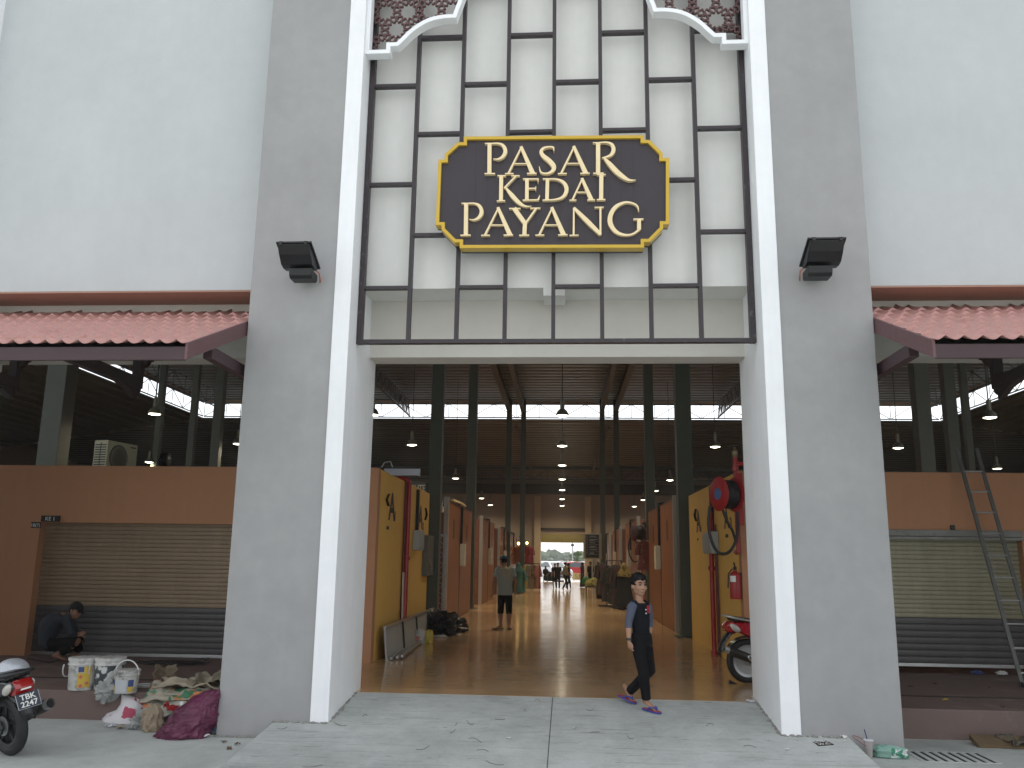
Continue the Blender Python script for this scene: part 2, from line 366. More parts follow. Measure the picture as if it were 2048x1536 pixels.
for s in (1,-1):
    path=[(x,z) if s==1 else (2*XC-x,z) for x,z in ap]
    x0=path[0][0]
    path=[(x0,10.3)]+path
    mb=MB(); rib_mb(mb,path,.052,9.42,9.56); part('arch_moulding',mb,WHITE,AR,bevel=.004)
    region=[(x0,10.25)]+path[1:]+[(XC,10.25)]
    def inside(px,pz_):
        c=False; n=len(region)
        for i in range(n):
            (x1,z1),(x2,z2)=region[i],region[(i+1)%n]
            if (z1>pz_)!=(z2>pz_) and px<(x2-x1)*(pz_-z1)/(z2-z1)+x1: c=not c
        return c
    mb=MB(); A=.285; R12=A/2/math.cos(pi/12); seg=[]
    def poly_star(cx,cz,nn,r,rot,ang):
        vs=[Vector((cx+r*math.cos(rot+2*pi*k/nn),cz+r*math.sin(rot+2*pi*k/nn))) for k in range(nn)]
        mids=[(vs[k]+vs[(k+1)%nn])/2 for k in range(nn)]; ap_=(mids[0]-Vector((cx,cz))).length
        half=ap_*math.tan(pi/nn)
        for k in range(nn):                       # rays from each edge midpoint, trimmed where neighbours meet
            m0=mids[k]; inn=(Vector((cx,cz))-m0).normalized(); tn=Vector((-inn.y,inn.x))
            for sg in (1,-1):
                d=(inn*math.sin(ang)+tn*sg*math.cos(ang))
                m1=mids[(k-1)%nn] if (tn*sg).dot(mids[(k-1)%nn]-m0)>0 else mids[(k+1)%nn]
                bis=((m0+m1)/2-Vector((cx,cz))).normalized(); nb=Vector((-bis.y,bis.x))
                den=d.dot(nb); t=-(m0-Vector((cx,cz))).dot(nb)/den if abs(den)>1e-6 else 0
                if t>0: seg.append((m0,m0+d*t))
    rows=10; x00=x0-.2 if s==1 else x0-2.8
    for a in range(-5,15):
        for b_ in range(-1,11):
            cx=XC+(a-5+(b_%2)*.5)*A; cz=7.60+b_*A*math.sqrt(3)/2
            poly_star(cx,cz,12,R12,pi/12,R(63))
            e=A*math.tan(pi/12); rt_=e/math.sqrt(3)
            poly_star(cx,cz+A/math.sqrt(3),3,rt_,-pi/2,R(63)); poly_star(cx+A/2,cz+A/math.sqrt(3)/2,3,rt_,pi/2,R(63))
    kk=0; done=set()
    for p,q in seg:
        key=tuple(sorted([(round(p.x,3),round(p.y,3)),(round(q.x,3),round(q.y,3))]))
        if key in done: continue
        done.add(key)
        pts=[p.lerp(q,t/6) for t in range(7)]; run=None
        for k in range(6):
            mid=(pts[k]+pts[k+1])/2; ok=inside(mid.x,mid.y) and inside(mid.x,mid.y-.03) and inside(mid.x+s*.015,mid.y-.02)
            if ok and run is None: run=pts[k]
            if run is not None and (not ok or k==5):
                e=pts[k] if not ok else pts[k+1]; kk+=1; of=(kk%7)*.0006
                mb.bar((run.x,9.60+of,run.y),(e.x,9.60+of,e.y),.034+of,.016,up=(0,0,1)) if False else rib_mb(mb,[(run.x,run.y),(e.x,e.y)],.015,9.585+of,9.620+of)
                run=None
    part('star_screen',mb,mat('screen_maroon',(.115,.055,.055),.55,var=.12,vs=6),AR)
# ----------------------------------------------------------------- sign board
def Z6(u,v,Y=9.47): q=P(870+u/4.267,250+v/4.267,Y=Y); return (q.x,q.z)
outl=[(250,100),(1778,88),(1778,130),(1835,130),(1940,235),(1940,287),(1997,287),(1997,840),(1945,840),(1945,885),(1838,995),(1780,995),(1780,1045),(215,1048),(215,998),(160,998),(58,895),(58,848),(8,848),(30,300),(85,300),(85,245),(190,150),(250,150)]
SG=thing('sign_board','dark brown name board with yellow border reading PASAR KEDAI PAYANG','sign',(XC,9.55,5.2))
po=[Z6(*p) for p in outl]
SBRN=mat('sign_brown',(.033,.025,.032),.5,var=.08,vs=3)
mb=MB().prism(po,'xz',9.505,9.66)
part('panel',mb,SBRN,SG)
mb=MB()
for k in range(14):
    x=lerp(-1.15,.72,k/13); mb.box(x-.002,x+.002,9.5035,9.506,min(p[1] for p in po)+.05,max(p[1] for p in po)-.05)
part('board_groove',mb,mat('groove',(.028,.021,.026),.7),SG)
cx_=sum(p[0] for p in po)/len(po); cz_=sum(p[1] for p in po)/len(po)
mb=MB(); rib_mb(mb,[(cx_+(x-cx_)*.988,cz_+(z-cz_)*.977) for x,z in po],.040,9.468,9.60,closed=True); part('border',mb,GOLD,SG,bevel=.004)
G={ # strokes of each letter: centre line points (u,v,width) in sign units
'P':[[(465,158,36),(463,412,36)],[(425,155,7),(450,156,13),(470,157,13)],[(423,414,12),(512,413,12)],[(470,157,12),(530,154,14),(575,168,24),(598,205,34),(596,240,34),(572,273,26),(535,290,16),(497,287,4)]],
'A1':[[(738,185,14),(625,412,17)],[(733,180,26),(835,412,42)],[(672,328,10),(792,328,10)],[(597,413,11),(670,412,11)],[(785,412,12),(866,411,12)]],
'S':[[(1014,222,5),(1010,190,14),(970,185,14),(925,197,22),(905,228,30),(928,265,38),(975,303,42),(1012,348,42),(1008,383,32),(975,407,20),(935,412,15),(902,398,14),(889,352,5)]],
'A2':[[(1188,182,14),(1075,412,17)],[(1183,178,26),(1288,412,42)],[(1125,326,10),(1245,326,10)],[(1048,413,11),(1125,412,11)],[(1240,411,12),(1320,409,12)]],
'R':[[(1392,152,38),(1392,408,38)],[(1347,148,7),(1375,150,13),(1396,150,13)],[(1350,411,12),(1440,409,12)],[(1396,150,12),(1460,146,14),(1505,160,24),(1523,195,34),(1518,230,34),(1488,262,22),(1425,279,8)],[(1440,276,12),(1490,330,40),(1550,395,44),(1610,443,36),(1660,469,20),(1714,468,4)]],
'K':[[(565,430,34),(562,642,34)],[(533,431,11),(605,431,11)],[(527,646,11),(598,644,11)],[(690,434,15),(590,537,15)],[(650,431,10),(722,431,10)],[(597,526,10),(650,590,36),(700,645,36),(745,680,24),(785,693,12),(822,690,4)]],
'E':[[(785,458,32),(783,638,32)],[(750,459,12),(885,459,12)],[(881,458,7),(878,490,5)],[(790,540,11),(862,539,11)],[(860,522,6),(859,558,6)],[(748,640,12),(880,637,12)],[(878,640,16),(894,597,4)]],
'D':[[(960,458,32),(955,637,32)],[(920,457,12),(965,458,12)],[(918,640,12),(960,639,12)],[(960,459,12),(1040,462,16),(1095,487,28),(1122,535,36),(1112,587,32),(1075,622,22),(1010,637,14),(955,638,12)]],
'A3':[[(1258,455,13),(1172,638,15)],[(1253,451,24),(1335,637,38)],[(1208,572,9),(1300,572,9)],[(1147,640,10),(1207,639,10)],[(1300,638,11),(1366,637,11)]],
'I':[[(1420,422,36),(1418,634,36)],[(1383,421,12),(1456,421,12)],[(1381,636,12),(1454,635,12)]],
'P2':[[(265,670,36),(262,938,36)],[(225,666,7),(250,668,13),(270,669,13)],[(217,940,12),(303,938,12)],[(270,669,12),(330,667,14),(375,685,26),(396,725,34),(392,760,34),(368,792,26),(330,808,14),(292,802,4)]],
'A4':[[(541,706,14),(425,938,17)],[(536,700,26),(640,937,42)],[(475,852,10),(595,852,10)],[(393,940,11),(468,939,11)],[(585,939,12),(666,937,12)]],
'Y':[[(675,708,40),(768,838,38)],[(865,708,17),(772,838,17)],[(768,826,36),(762,938,36)],[(632,711,10),(730,710,10)],[(812,708,10),(899,708,10)],[(718,940,12),(803,938,12)]],
'A5':[[(1001,704,14),(888,937,17)],[(996,698,26),(1098,936,42)],[(938,852,10),(1060,852,10)],[(856,939,11),(932,938,11)],[(1050,937,12),(1131,935,12)]],
'N':[[(1185,705,15),(1183,938,17)],[(1184,704,24),(1296,815,40),(1412,930,30)],[(1412,700,18),(1412,938,16)],[(1362,701,10),(1440,700,10)],[(1148,940,10),(1225,938,10)]],
'G':[[(1740,738,4),(1727,690,14),(1682,664,16),(1620,659,20),(1550,690,32),(1507,745,38),(1493,810,42),(1512,870,38),(1560,918,30),(1630,937,18),(1690,927,16),(1745,888,20)],[(1742,806,34),(1742,892,34)],[(1694,803,12),(1779,801,12)]]}
k=0; LF=9.452
for grp,label in ((('P','A1','S','A2','R'),'cream raised letters PASAR'),(('K','E','D','A3','I'),'cream raised letters KEDAI'),(('P2','A4','Y','A5','N','G'),'cream raised letters PAYANG')):
    mb=MB()
    for g in grp:
        for st in G[g]:
            k+=1; pts=[Vector(Z6(u,v,LF)) for u,v,w in st]; ws=[w*(.00130) for u,v,w in st]
            if len(pts)>2:
                pw=smooth2([(p.x,p.y,w) for p,w in zip(pts,ws)],5); pts=[Vector((q[0],q[1])) for q in pw]; ws=[max(.003,q[2]) for q in pw]
            rib_mb(mb,[tuple(p) for p in pts],ws,LF+(k%9)*.0004,9.504)
    part('lettering',mb,CREAM,SG,label=label)
# ----------------------------------------------------------------- floodlights
def flood(px0,px1,pt,pb,s,label):
    Yt=8.86; a=P(px0,pt,Y=Yt); b=P(px1,pt,Y=Yt); x0,x1=a.x,b.x; zt=a.z; w=x1-x0
    t=thing('floodlight',label,'floodlight',((x0+x1)/2,9.37,zt-.25),group='floodlights on the pillars')
    prof=[(8.86,zt),(8.93,zt-.10),(9.02,zt-.185),(9.10,zt-.205),(9.20,zt-.20),(9.245,zt-.16),(8.885,zt+.006)]
    part('housing',MB().prism([(y,z) for y,z in prof],'yz',x0+.02,x1-.02),BLACK,t,bevel=.008)
    n=V(0,.166,.36).normalized(); d=V(0,.36,-.166).normalized()
    c=V((x0+x1)/2,9.06,zt-.075)
    part('lens_frame',MB().obox(c+n*.012,(w/2,0,0),d*.215,n*.012),BLACK,t,bevel=.004)
    part('glass',MB().obox(c+n*.0255,(w/2-.03,0,0),d*.185,n*.002),mat('lamp_glass',(.30,.33,.36),.08,spec=.8),t)
    for xx in (x0+w*.15,x1-w*.15): part('clip',MB().box(xx-.018,xx+.018,8.848,8.88,zt-.012,zt+.028),BLACK,t)
    gx0,gx1=x0+w*(.27 if s<0 else .09),x1-w*(.09 if s<0 else .27)
    part('gear_box',MB().prism([(9.03,zt-.225),(9.05,zt-.30),(9.08,zt-.33),(9.25,zt-.33),(9.28,zt-.30),(9.28,zt-.225)],'yz',gx0,gx1),BLACK,t,bevel=.008)
    xx=x1-.03 if s<0 else x0+.03
    mb=MB().box((gx0+gx1)/2-.06,(gx0+gx1)/2+.06,9.25,9.372,zt-.29,zt-.25).box(gx0+.02,gx0+.05,9.1,9.2,zt-.24,zt-.17).box(gx1-.05,gx1-.02,9.1,9.2,zt-.24,zt-.17)
    part('bracket',mb,GALV,t)
    mb=MB().tube([(xx,9.2,zt-.20),(xx+.03*-s,9.22,zt-.22),(xx+.03*-s,9.26,zt-.27),(xx,9.372,zt-.28)],.008,6)
    part('cable',mb,mat('cable_orange',(.45,.12,.05),.5),t)
flood(551,622,488,545,-1,'black wall-washer floodlight on the grey pillar left of the sign board')
flood(1616,1694,480,538,1,'black wall-washer floodlight on the grey pillar right of the sign board')
# ----------------------------------------------------------------- tiled canopies
def canopy(xe,xf,s,brx,label):
    t=thing('canopy',label,'canopy',((xe+xf)/2,9.2,3.4),group='tiled canopies over the shopfronts')
    x0,x1=min(xe,xf),max(xe,xf); L=x1-x0; per=.167; y0,y1,z0,z1=7.91,10.36,3.565,4.60
    nx=int(L/per*10); nc=7
    def f(u,v):
        x=x0+u*L; ph=(x-xe)/per
        w=.046*abs(math.cos(pi*ph))**1.15
        c=v*nc; fr=c-math.floor(c); 
        if v>=1: fr=1
        st=.030*(1-fr)
        y=lerp(y0,y1,v); z=lerp(z0,z1,v)+st+.040-w
        if v>.97 and int(round(ph))%4==0: z+=.03
        return V(x,y-.012*(w/.046),z)
    rows=[]
    for c in range(nc): rows+=[c/nc+1e-4,c/nc+.5/nc,(c+1)/nc-1e-4]
    mb=MB(); b=0
    for v in rows:
        for i in range(nx+1): mb.v.append(f(i/nx,v))
    for j in range(len(rows)-1):
        for i in range(nx): a=j*(nx+1)+i; mb.f.append((a,a+1,a+nx+2,a+nx+1))
    o=part('tile_sheet',mb,TILE,t,smooth=50); m=o.modifiers.new('S','SOLIDIFY'); m.thickness=.007
    ov=.03 if s<0 else -.03
    part('fascia',MB().box(x0,x1,7.955,7.99,3.43,3.565),PURP,t,bevel=.004)
    xb=xe; pr=[(7.945,3.43),(7.945,3.60),(10.36,4.638),(10.36,4.46)]
    part('end_board',MB().prism(pr,'yz',xb-.002 if s<0 else xb-.028,xb+.028 if s<0 else xb+.002),mat('end_board_purple_lit',(.13,.06,.065),.45,var=.1,vs=4),t,bevel=.004)  # lighter copy of the fascia purple: the lit side painted in
    part('ceiling_board',MB().add([(x0,8.0,3.53),(x1,8.0,3.53),(x1,10.36,4.53),(x0,10.36,4.53)],[(0,1,2,3)]),mat('canopy_underside',(.10,.085,.08),.8),t)
    for bx in [xe-s*-.06 if False else xe+s*.07]+brx:
        mb=MB().box(bx-.05,bx+.05,8.62,10.30,3.60,3.735); br=part('outrigger',mb,DKWOOD if bx!=xe+s*.07 else PURP,t,bevel=.006)
        mb=MB(); sec=[(.055,4.3),(.055,3.86),(.052,3.70),(.042,3.60),(.036,3.555),(.02,3.525),(.002,3.52)]
        mb.loft([[(bx-r,10.24-r,z),(bx+r,10.24-r,z),(bx+r,10.24+r,z),(bx-r,10.24+r,z)] for r,z in sec]); part('pendant_post',mb,DKWOOD,t,bevel=.006)
        sc=[(0,4.02),(.10,4.02),(.125,3.99),(.115,3.955),(.085,3.945),(.07,3.91),(.04,3.88),(.0,3.86)]
        for sg in ((1,) if s<0 else (-1,)):
            mb=MB().prism([(bx+sg*(.05+x),z) for x,z in sc],'xz',10.2,10.29); part('scroll',mb,DKWOOD,t)
        sc=[(10.19,3.60),(10.19,3.36+.1),(10.1,3.5),(9.95,3.56),(9.7,3.6)]
        mb=MB().prism(sc,'yz',bx-.04,bx+.04); part('knee_piece',mb,DKWOOD,t)
canopy(-3.79,-7.60,-1,[P(275,760,Y=10.24).x,P(28,760,Y=10.24).x],'red tiled canopy over the left shopfront beside the grey pillar')
canopy(3.345,7.60,1,[P(1995,760,Y=10.24).x,P(2230,760,Y=10.24).x],'red tiled canopy over the right shopfront above the ladder')
# ================================================================= hall interior (frame turned by DEL)
FRM[0]=DEL
D=45.0; ZR=9.9; ZS=8.88; XS=19.4
HR=thing('hall_roof','corrugated metal roof of the market hall with a raised clerestory','roof',(0,30,9))
def deck(name,corners,n,h,mt=DECK):      # sheet with ribs running along X between y0 and y1
    (x0,x1,y0,z0,y1,z1)=corners; mb=MB(); pts=[]
    for k in range(n):
        for t,dz in ((0,0),(.55,0),(.62,-h),(.93,-h),(.999,0)):
            f=(k+t)/n; pts.append((lerp(y0,y1,f),lerp(z0,z1,f)+dz))
    for (y,z) in pts: mb.v+=[V(x0,y,z),V(x1,y,z)]
    for k in range(len(pts)-1): mb.f.append((2*k,2*k+1,2*k+3,2*k+2))
    o=part(name,mb,mt,HR); o.modifiers.new('S','SOLIDIFY').thickness=.05; return o
deck('upper_deck',(-XS-.35,XS+.35,10.9,ZR+.05,D+.6,ZR+.05),54,.10)
deck('lower_deck',(-36,36,D+.1,ZS-.05,64,7.35),30,.08)
mb=MB()
for s in (-1,1):
    pts=[]
    for k in range(24):
        for t,dz in ((0,0),(.5,0),(.57,-.07),(.93,-.07),(.999,0)):
            f=(k+t)/24; pts.append((s*lerp(XS+.1,36,f),lerp(ZS-.05,6.4,f)+dz))
    b=len(mb.v)
    for x,z in pts: mb.v+=[V(x,10.9,z),V(x,D+.1,z)]
    for k in range(len(pts)-1): mb.f.append((b+2*k,b+2*k+1,b+2*k+3,b+2*k+2))
part('side_deck',mb,DECK,HR).modifiers.new('S','SOLIDIFY').thickness=.05
mb=MB()
for s in (-1,1): mb.add([(s*(XS+.05),D+.105,ZS-.08),(s*36,D+.105,6.3),(s*36,D+.105,ZS-.02)],[(0,1,2)])
part('gable',mb,FARWALL,HR)
# tinted strip above the clerestory opening
TINT=mat('tinted_strip',(.55,.40,.30),.6,var=.05)
part('clerestory_header',MB().box(-XS,XS,D+.12,D+.16,ZR-.22,ZR+.02),TINT,HR)
mb=MB()
for s in (-1,1): mb.box(s*XS-.02,s*XS+.02,11,D+.1,ZR-.2,ZR+.02)
part('clerestory_header',mb,TINT,HR)
# side and end walls of the hall
FW=thing('hall_wall','brown painted end wall of the hall with a wide open exit','wall',(0,62,0))
y=62.0; zt=6.6; xw0,xw1=-1.52,1.62; zd=3.35
part('end_wall',MB().box(-36,xw0-.45,y,y+.25,-.1,7.5),FARWALL,FW); part('end_wall',MB().box(xw1+.45,36,y,y+.25,-.1,7.5),FARWALL,FW)
part('end_wall',MB().box(xw0-.45,xw1+.45,y,y+.25,zd,7.5),FARWALL,FW)
TAN=mat('exit_tan',(.42,.33,.22),.75,var=.05)
for a,b_ in ((xw0-.45,xw0),(xw1,xw1+.45)): part('exit_pier',MB().box(a,b_,y-.25,y+1.4,-.1,zt-.6),TAN,FW)
part('ledge',MB().box(xw0-.02,xw1+.02,y-.14,y-.002,zd+.25,zd+.42),DKWOOD,FW)
part('exit_lintel',MB().box(xw0-.01,xw1+.01,y+.95,y+1.3,2.78,zd+.3),mat('exit_olive',(.52,.50,.20),.7,var=.04),FW)
part('dark_beam',MB().box(-36,36,y-.5,y-.02,6.15,6.85),mat('dark_beam',(.05,.045,.035),.6),FW)
for s,lab in ((-1,'dark side wall of the hall far left behind the shops'),(1,'dark side wall of the hall far right behind the shops')):
    solo('hall_wall',MB().box(s*34-.1,s*34+.1,10.9,62.2,-.05,8.6),FARWALL,lab,'wall')
# columns
def column(x,y,w,z1,label,base=True):
    t=thing('steel_column',label,'column',(x,y,0),group='green steel columns of the hall')
    part('shaft',MB().box(x-w/2,x+w/2,y-w/2,y+w/2,0,z1),GREEN,t,bevel=.01)
    if base: part('base_plate',MB().box(x-w*.8,x+w*.8,y-w*.8,y+w*.8,0,.025),GREEN,t)
    return t
column(-2.80,18.95,.27,ZR,'green steel column at the end of the yellow wall on the left'); column(2.66,18.95,.33,ZR,'green steel column at the end of the yellow wall on the right')
names=['second','third','fourth']
for k,(yy,w,xl,xr) in enumerate(((28,.30,-2.96,2.82),(D-.4,.28,-2.78,2.80),(D-.4,.26,-2.03,2.08))):
    z1=ZR
    for s,xx in ((0,xl),(1,xr)): column(xx,yy,w,z1,'%s green column from the front along the %s side of the passage'%(names[k],'left' if s==0 else 'right'))
wing=[(113,20.0,.50,'wide green column left of the air conditioner behind the left shop'),(436,27,.28,'green column right of the flat unit behind the left shop'),(386,30,.22,'slim green column above the flat unit behind the left shop'),(318,34,.24,'dim green column between the air conditioner and the slim column'),
      (1845,26,.42,'green column nearest the grey pillar behind the right shop'),(1902,29,.36,'green column behind the top of the ladder'),(1934,33,.24,'slim green column right of the ladder top')]
for px,yy,w,lab in wing: column(P(px,850,Y=yy).x,yy,w,ZR,lab,False)
# girders and trusses
def truss(name,label,p,q,h,n,w=.07,ax='x',group='roof trusses of the hall'):
    p,q=Vector(p),Vector(q); t=thing(name,label,'truss',tuple((p+q)/2),group=group); up=V(0,0,h)
    part('top_chord',MB().bar(p+up,q+up,w,w),STEEL,t); part('bottom_chord',MB().bar(p,q,w,w),STEEL,t)
    mb=MB()
    for k in range(n):
        a=p.lerp(q,k/n); b=p.lerp(q,(k+.5)/n); c=p.lerp(q,(k+1)/n)
        mb.bar(a,b+up,w*.55,w*.55).bar(b+up,c,w*.55,w*.55).bar(b,b+up,w*.5,w*.5)
        mb.bar(a,a+up,w*.5,w*.5)
    part('lacing',mb,STEEL,t); return t
truss('roof_truss','long truss across the hall in front of the bright clerestory strip',(-XS,D-.05,ZS+.04),(XS,D-.05,ZS+.04),.72,16,.055)
for s in (-1,1):
    sd='left' if s<0 else 'right'
    truss('roof_truss','truss along the %s clerestory strip running away from the viewer'%sd,(s*XS,12,ZS+.03),(s*XS,D-.2,ZS+.03),.74,13,.05)
    truss('roof_truss','deeper bracing truss hung beside the %s clerestory strip'%sd,(s*(XS-1.6),14,ZR-.85),(s*(XS-1.6),D-1.2,ZR-.85),.78,12,.055)
    truss('roof_truss','laced truss running back above the lamps on the %s side of the passage'%sd,(s*8.05,14,ZR-1.0),(s*8.05,D-.6,ZR-1.0),.72,30,.075)
    g=thing('roof_girder','deep steel girder running back over the %s side of the passage'%sd,'girder',(s*2.8,30,ZR-.7),group='roof girders of the hall')
    part('web',MB().box(s*2.8-.02,s*2.8+.02,11,D-.55,ZR-.64,ZR-.02),STEEL,g); part('flange',MB().box(s*2.8-.13,s*2.8+.13,11,D-.55,ZR-.66,ZR-.64),STEEL,g)
    g=thing('roof_girder','slimmer steel girder nearer the middle of the passage on the %s'%sd,'girder',(s*2.05,30,ZR-.7),group='roof girders of the hall')
    part('web',MB().box(s*2.05-.02,s*2.05+.02,11,D-.55,ZR-.78,ZR-.02),STEEL,g); part('flange',MB().box(s*2.05-.1,s*2.05+.1,11,D-.55,ZR-.8,ZR-.78),STEEL,g)
    g=thing('roof_brace','thin slanting roof brace on the %s below the lower roof'%sd,'brace',(s*4.6,48,7.5),group='roof braces')
    part('rod',MB().bar((s*2.5,D+1,8.6),(s*1.9,57,7.0),.10,.12),STEEL,g)
truss('roof_truss','far truss across the hall in front of the brown end wall',(-30,58,6.85),(30,58,6.85),.72,30,.085)
part('beam',MB().box(-34,34,58.1,58.3,7.55,7.7),STEEL,[o for o in bpy.data.objects if o.name.startswith('roof_truss') and o.get('label','').startswith('far truss')][0])
# purlin rails lit from below, one hanging beam under the lower roof
LAMPW=300
# ----------------------------------------------------------------- pendant lamps
LENS=emis('lamp_lens',(1,.93,.70),7)
LAMPM=mat('lamp_shade',(.20,.20,.15),.4,metal=.3,var=.1)
def lamp(x,y,label):
    t=thing('pendant_lamp',label,'lamp',(x,y,5.2),group='high bay pendant lamps in the hall')
    part('shade',MB().lathe([(.165,5.2),(.160,5.25),(.12,5.33),(.075,5.37),(.045,5.39)],(x,y,0),20),LAMPM,t,smooth=40)
    part('gear_case',MB().lathe([(.055,5.38),(.06,5.41),(.06,5.62),(.03,5.65),(.02,5.68)],(x,y,0),14),LAMPM,t,smooth=40)
    part('lens',MB().lathe([(.001,5.175),(.08,5.178),(.155,5.199),(.155,5.204)],(x,y,0),20),LENS,t,smooth=40)
    sp=bpy.data.lights.new('lamp_light','SPOT'); so_=bpy.data.objects.new('lamp_light',sp); COL.objects.link(so_); so_.parent=t; so_.location=(0,0,-.04); sp.energy=LAMPW; sp.color=(1,.86,.62); sp.spot_size=R(165); sp.spot_blend=1; sp.shadow_soft_size=.10
    part('cord',MB().tube([(x,y,5.66),(x,y,(ZR-.1) if y<D and abs(x)<XS else 7.6)],.013,5),BLACK,t); return t
LY=[21.9,27.9,33.8,39.8,46,53,59.6]; LXs=[(-16.7,'fourth row left of the passage'),(-10.8,'third row left of the passage'),(-4.95,'row over the left stalls'),(0,'row over the middle of the passage'),(4.93,'row over the right stalls'),(10.7,'row behind the right shop'),(16.6,'outer row right of the passage')]
ordn=['nearest','second','third','fourth','fifth','sixth','farthest']
for xi,(lx,ln) in enumerate(LXs):
    for k,yy in enumerate(LY):
        vis={0:[2],1:[0,1],2:[0,1,2,3,4,5,6],3:range(7),4:[1,2,3,4,5,6],5:[0,1,2],6:[2,3]}[xi]
        if k in vis: lamp(lx-(.012*yy if lx==0 and 0 else 0),yy,'lit pendant lamp, %s one in the %s'%(ordn[k],ln))
# ----------------------------------------------------------------- shops facing the street
def slat_mat(): return mat('shutter_beige',(.30,.22,.14),.5,var=.16,vs=1.8,streak=.10,rv=.08),mat('shutter_grey',(.095,.09,.09),.5,var=.2,vs=1.8,streak=.12,rv=.08)
SHB,SHG=slat_mat()
def shutter(x0,x1,y,zb,zm,zt,par,mt=(None,None)):
    def slats(za,zb_,pitch,nm,m):
        mb=MB(); n=max(1,round((zb_-za)/pitch)); h=(zb_-za)/n; prof=[]
        for k in range(n): prof+=[(y,za+h*k),(y-.012,za+h*(k+.12)),(y-.016,za+h*(k+.5)),(y-.012,za+h*(k+.88)),(y,za+h*(k+.999))]
        for yy,z in prof: mb.v+=[V(x0,yy,z),V(x1,yy,z)]
        for k in range(len(prof)-1): mb.f.append((2*k,2*k+1,2*k+3,2*k+2))
        return part(nm,mb,m,par)
    slats(zm,zt,.066,'upper_slats',mt[0] or SHB); slats(zb+.05,zm-.0005,.088,'lower_slats',mt[1] or SHG)
    part('bottom_bar',MB().box(x0,x1,y-.03,y+.01,zb,zb+.048),ALU,par,bevel=.004)
FRM[0]=DEL
H=2.93; YS=13.3
# left block
a=P(81,1043,Y=YS); xl0=a.x; zo=P(250,1047,Y=YS+.17).z
FRM[0]=DEL
WLX=-2.87
SL=thing('shop_block','orange corner shop left of the passage with a half beige half grey roller shutter','shop',(-8,YS,0))
xe=-2.875; xd=-3.25-.1
part('front_wall',MB().box(-14,xl0,YS,YS+.2,0,H),ORANGE,SL); part('front_wall',MB().box(xd,xe,YS,YS+.2,0,H),ORANGE,SL)
part('front_wall',MB().box(xl0,xd,YS,YS+.2,zo,H),ORANGE,SL)
part('shutter_post',MB().box(xl0-.1,xl0+.002,YS+.202,YS+.3,0,zo),ORANGE,SL)
part('roof_slab',MB().box(-13.9,xe-.05,YS+.2,18.55,H-.12,H-.03),mat('slab_grey',(.15,.15,.15),.8),SL)
part('side_wall',MB().box(xe-.1,WLX,YS+.19,18.6,0,H-.003),YELLOW,SL)
part('side_pier',MB().box(WLX-.3,WLX+.004,YS-.004,YS+.19,0,H+.002),ORANGE,SL)
zm=P(300,1214,Y=YS+.17).z
shutter(xl0+.002,xd,YS+.17,.01,zm,zo+.02,SL)
# right block
FRM[0]=DEL; zr1=P(1900,1060,Y=YS).z; zr2=P(1900,1082,Y=YS+.15).z; zrm=P(1900,1236,Y=YS+.15).z; xr1=P(2044,1110,Y=YS).x; zrb=P(1900,1334,Y=YS+.15).z
FRM[0]=DEL; WRX=2.69
SR=thing('shop_block','orange corner shop right of the passage with its roller shutter a hand above the floor','shop',(8,YS,0))
part('front_wall',MB().box(WRX+.005,2.69+.42,YS,YS+.2,0,H),ORANGE,SR); part('front_wall',MB().box(xr1+.02,14,YS,YS+.2,0,H),ORANGE,SR)
part('front_wall',MB().box(3.11,xr1+.02,YS,YS+.2,zr1,H),ORANGE,SR)
part('side_wall',MB().box(WRX,WRX+.1,YS+.19,18.6,0,H-.003),YELLOW,SR); part('side_pier',MB().box(WRX-.004,WRX+.3,YS-.004,YS+.19,0,H+.002),ORANGE,SR)
part('roof_slab',MB().box(WRX+.1,13.9,YS+.2,18.55,H-.12,H-.03),MT['slab_grey'],SR)
part('head_box',MB().box(3.12,xr1+.015,YS-.05,YS+.16,zr2+.06,zr1-.002),mat('head_box_grey',(.22,.22,.20),.6,var=.2,dirt=((.05,.05,.05),6,.06)),SR,bevel=.008)
part('head_strip',MB().box(3.12,xr1+.015,YS-.065,YS-.03,zr2+.015,zr2+.052),mat('strip_grey',(.26,.26,.24),.6,var=.3,vs=6),SR)
shutter(3.115,xr1+.018,YS+.15,max(.07,zrb),zrm,zr2+.05,SR,(mat('shutter_olive',(.32,.30,.20),.5,var=.16,vs=1.8,streak=.10),SHG))
# dark interior floor gap and small things on the wall
a=P(1905,1055,Y=YS-.02); solo('wall_switch',MB().box(a.x-.028,a.x+.028,YS-.045,YS-.002,a.z-.035,a.z+.035),BLACK,'small black switch box on the orange wall above the right shutter','switch')
def plate(px,txt,size,label,name='door_number'):
    a=P(px[0],px[1],Y=YS-.02); b=P(px[2],px[3],Y=YS-.02)
    t=thing(name,label,'number plate',((a.x+b.x)/2,YS,b.z)); part('panel',MB().box(a.x,b.x,YS-.025,YS-.002,b.z,a.z),LETTER,t,bevel=.003)
    part('lettering',textmb(txt,size,((a.x+b.x)/2,YS-.027,(a.z+b.z)/2-size*.36),(1,0,0),(0,0,1),.003),TXTW,t)
plate((83,1031,119,1043.5),'KE 1',.085,'black name plate reading KE 1 over the corner of the left shutter')
plate((63,1044,80,1056),'18(7)',.072,'small black number plate reading 18(7) on the orange wall beside the shutter')
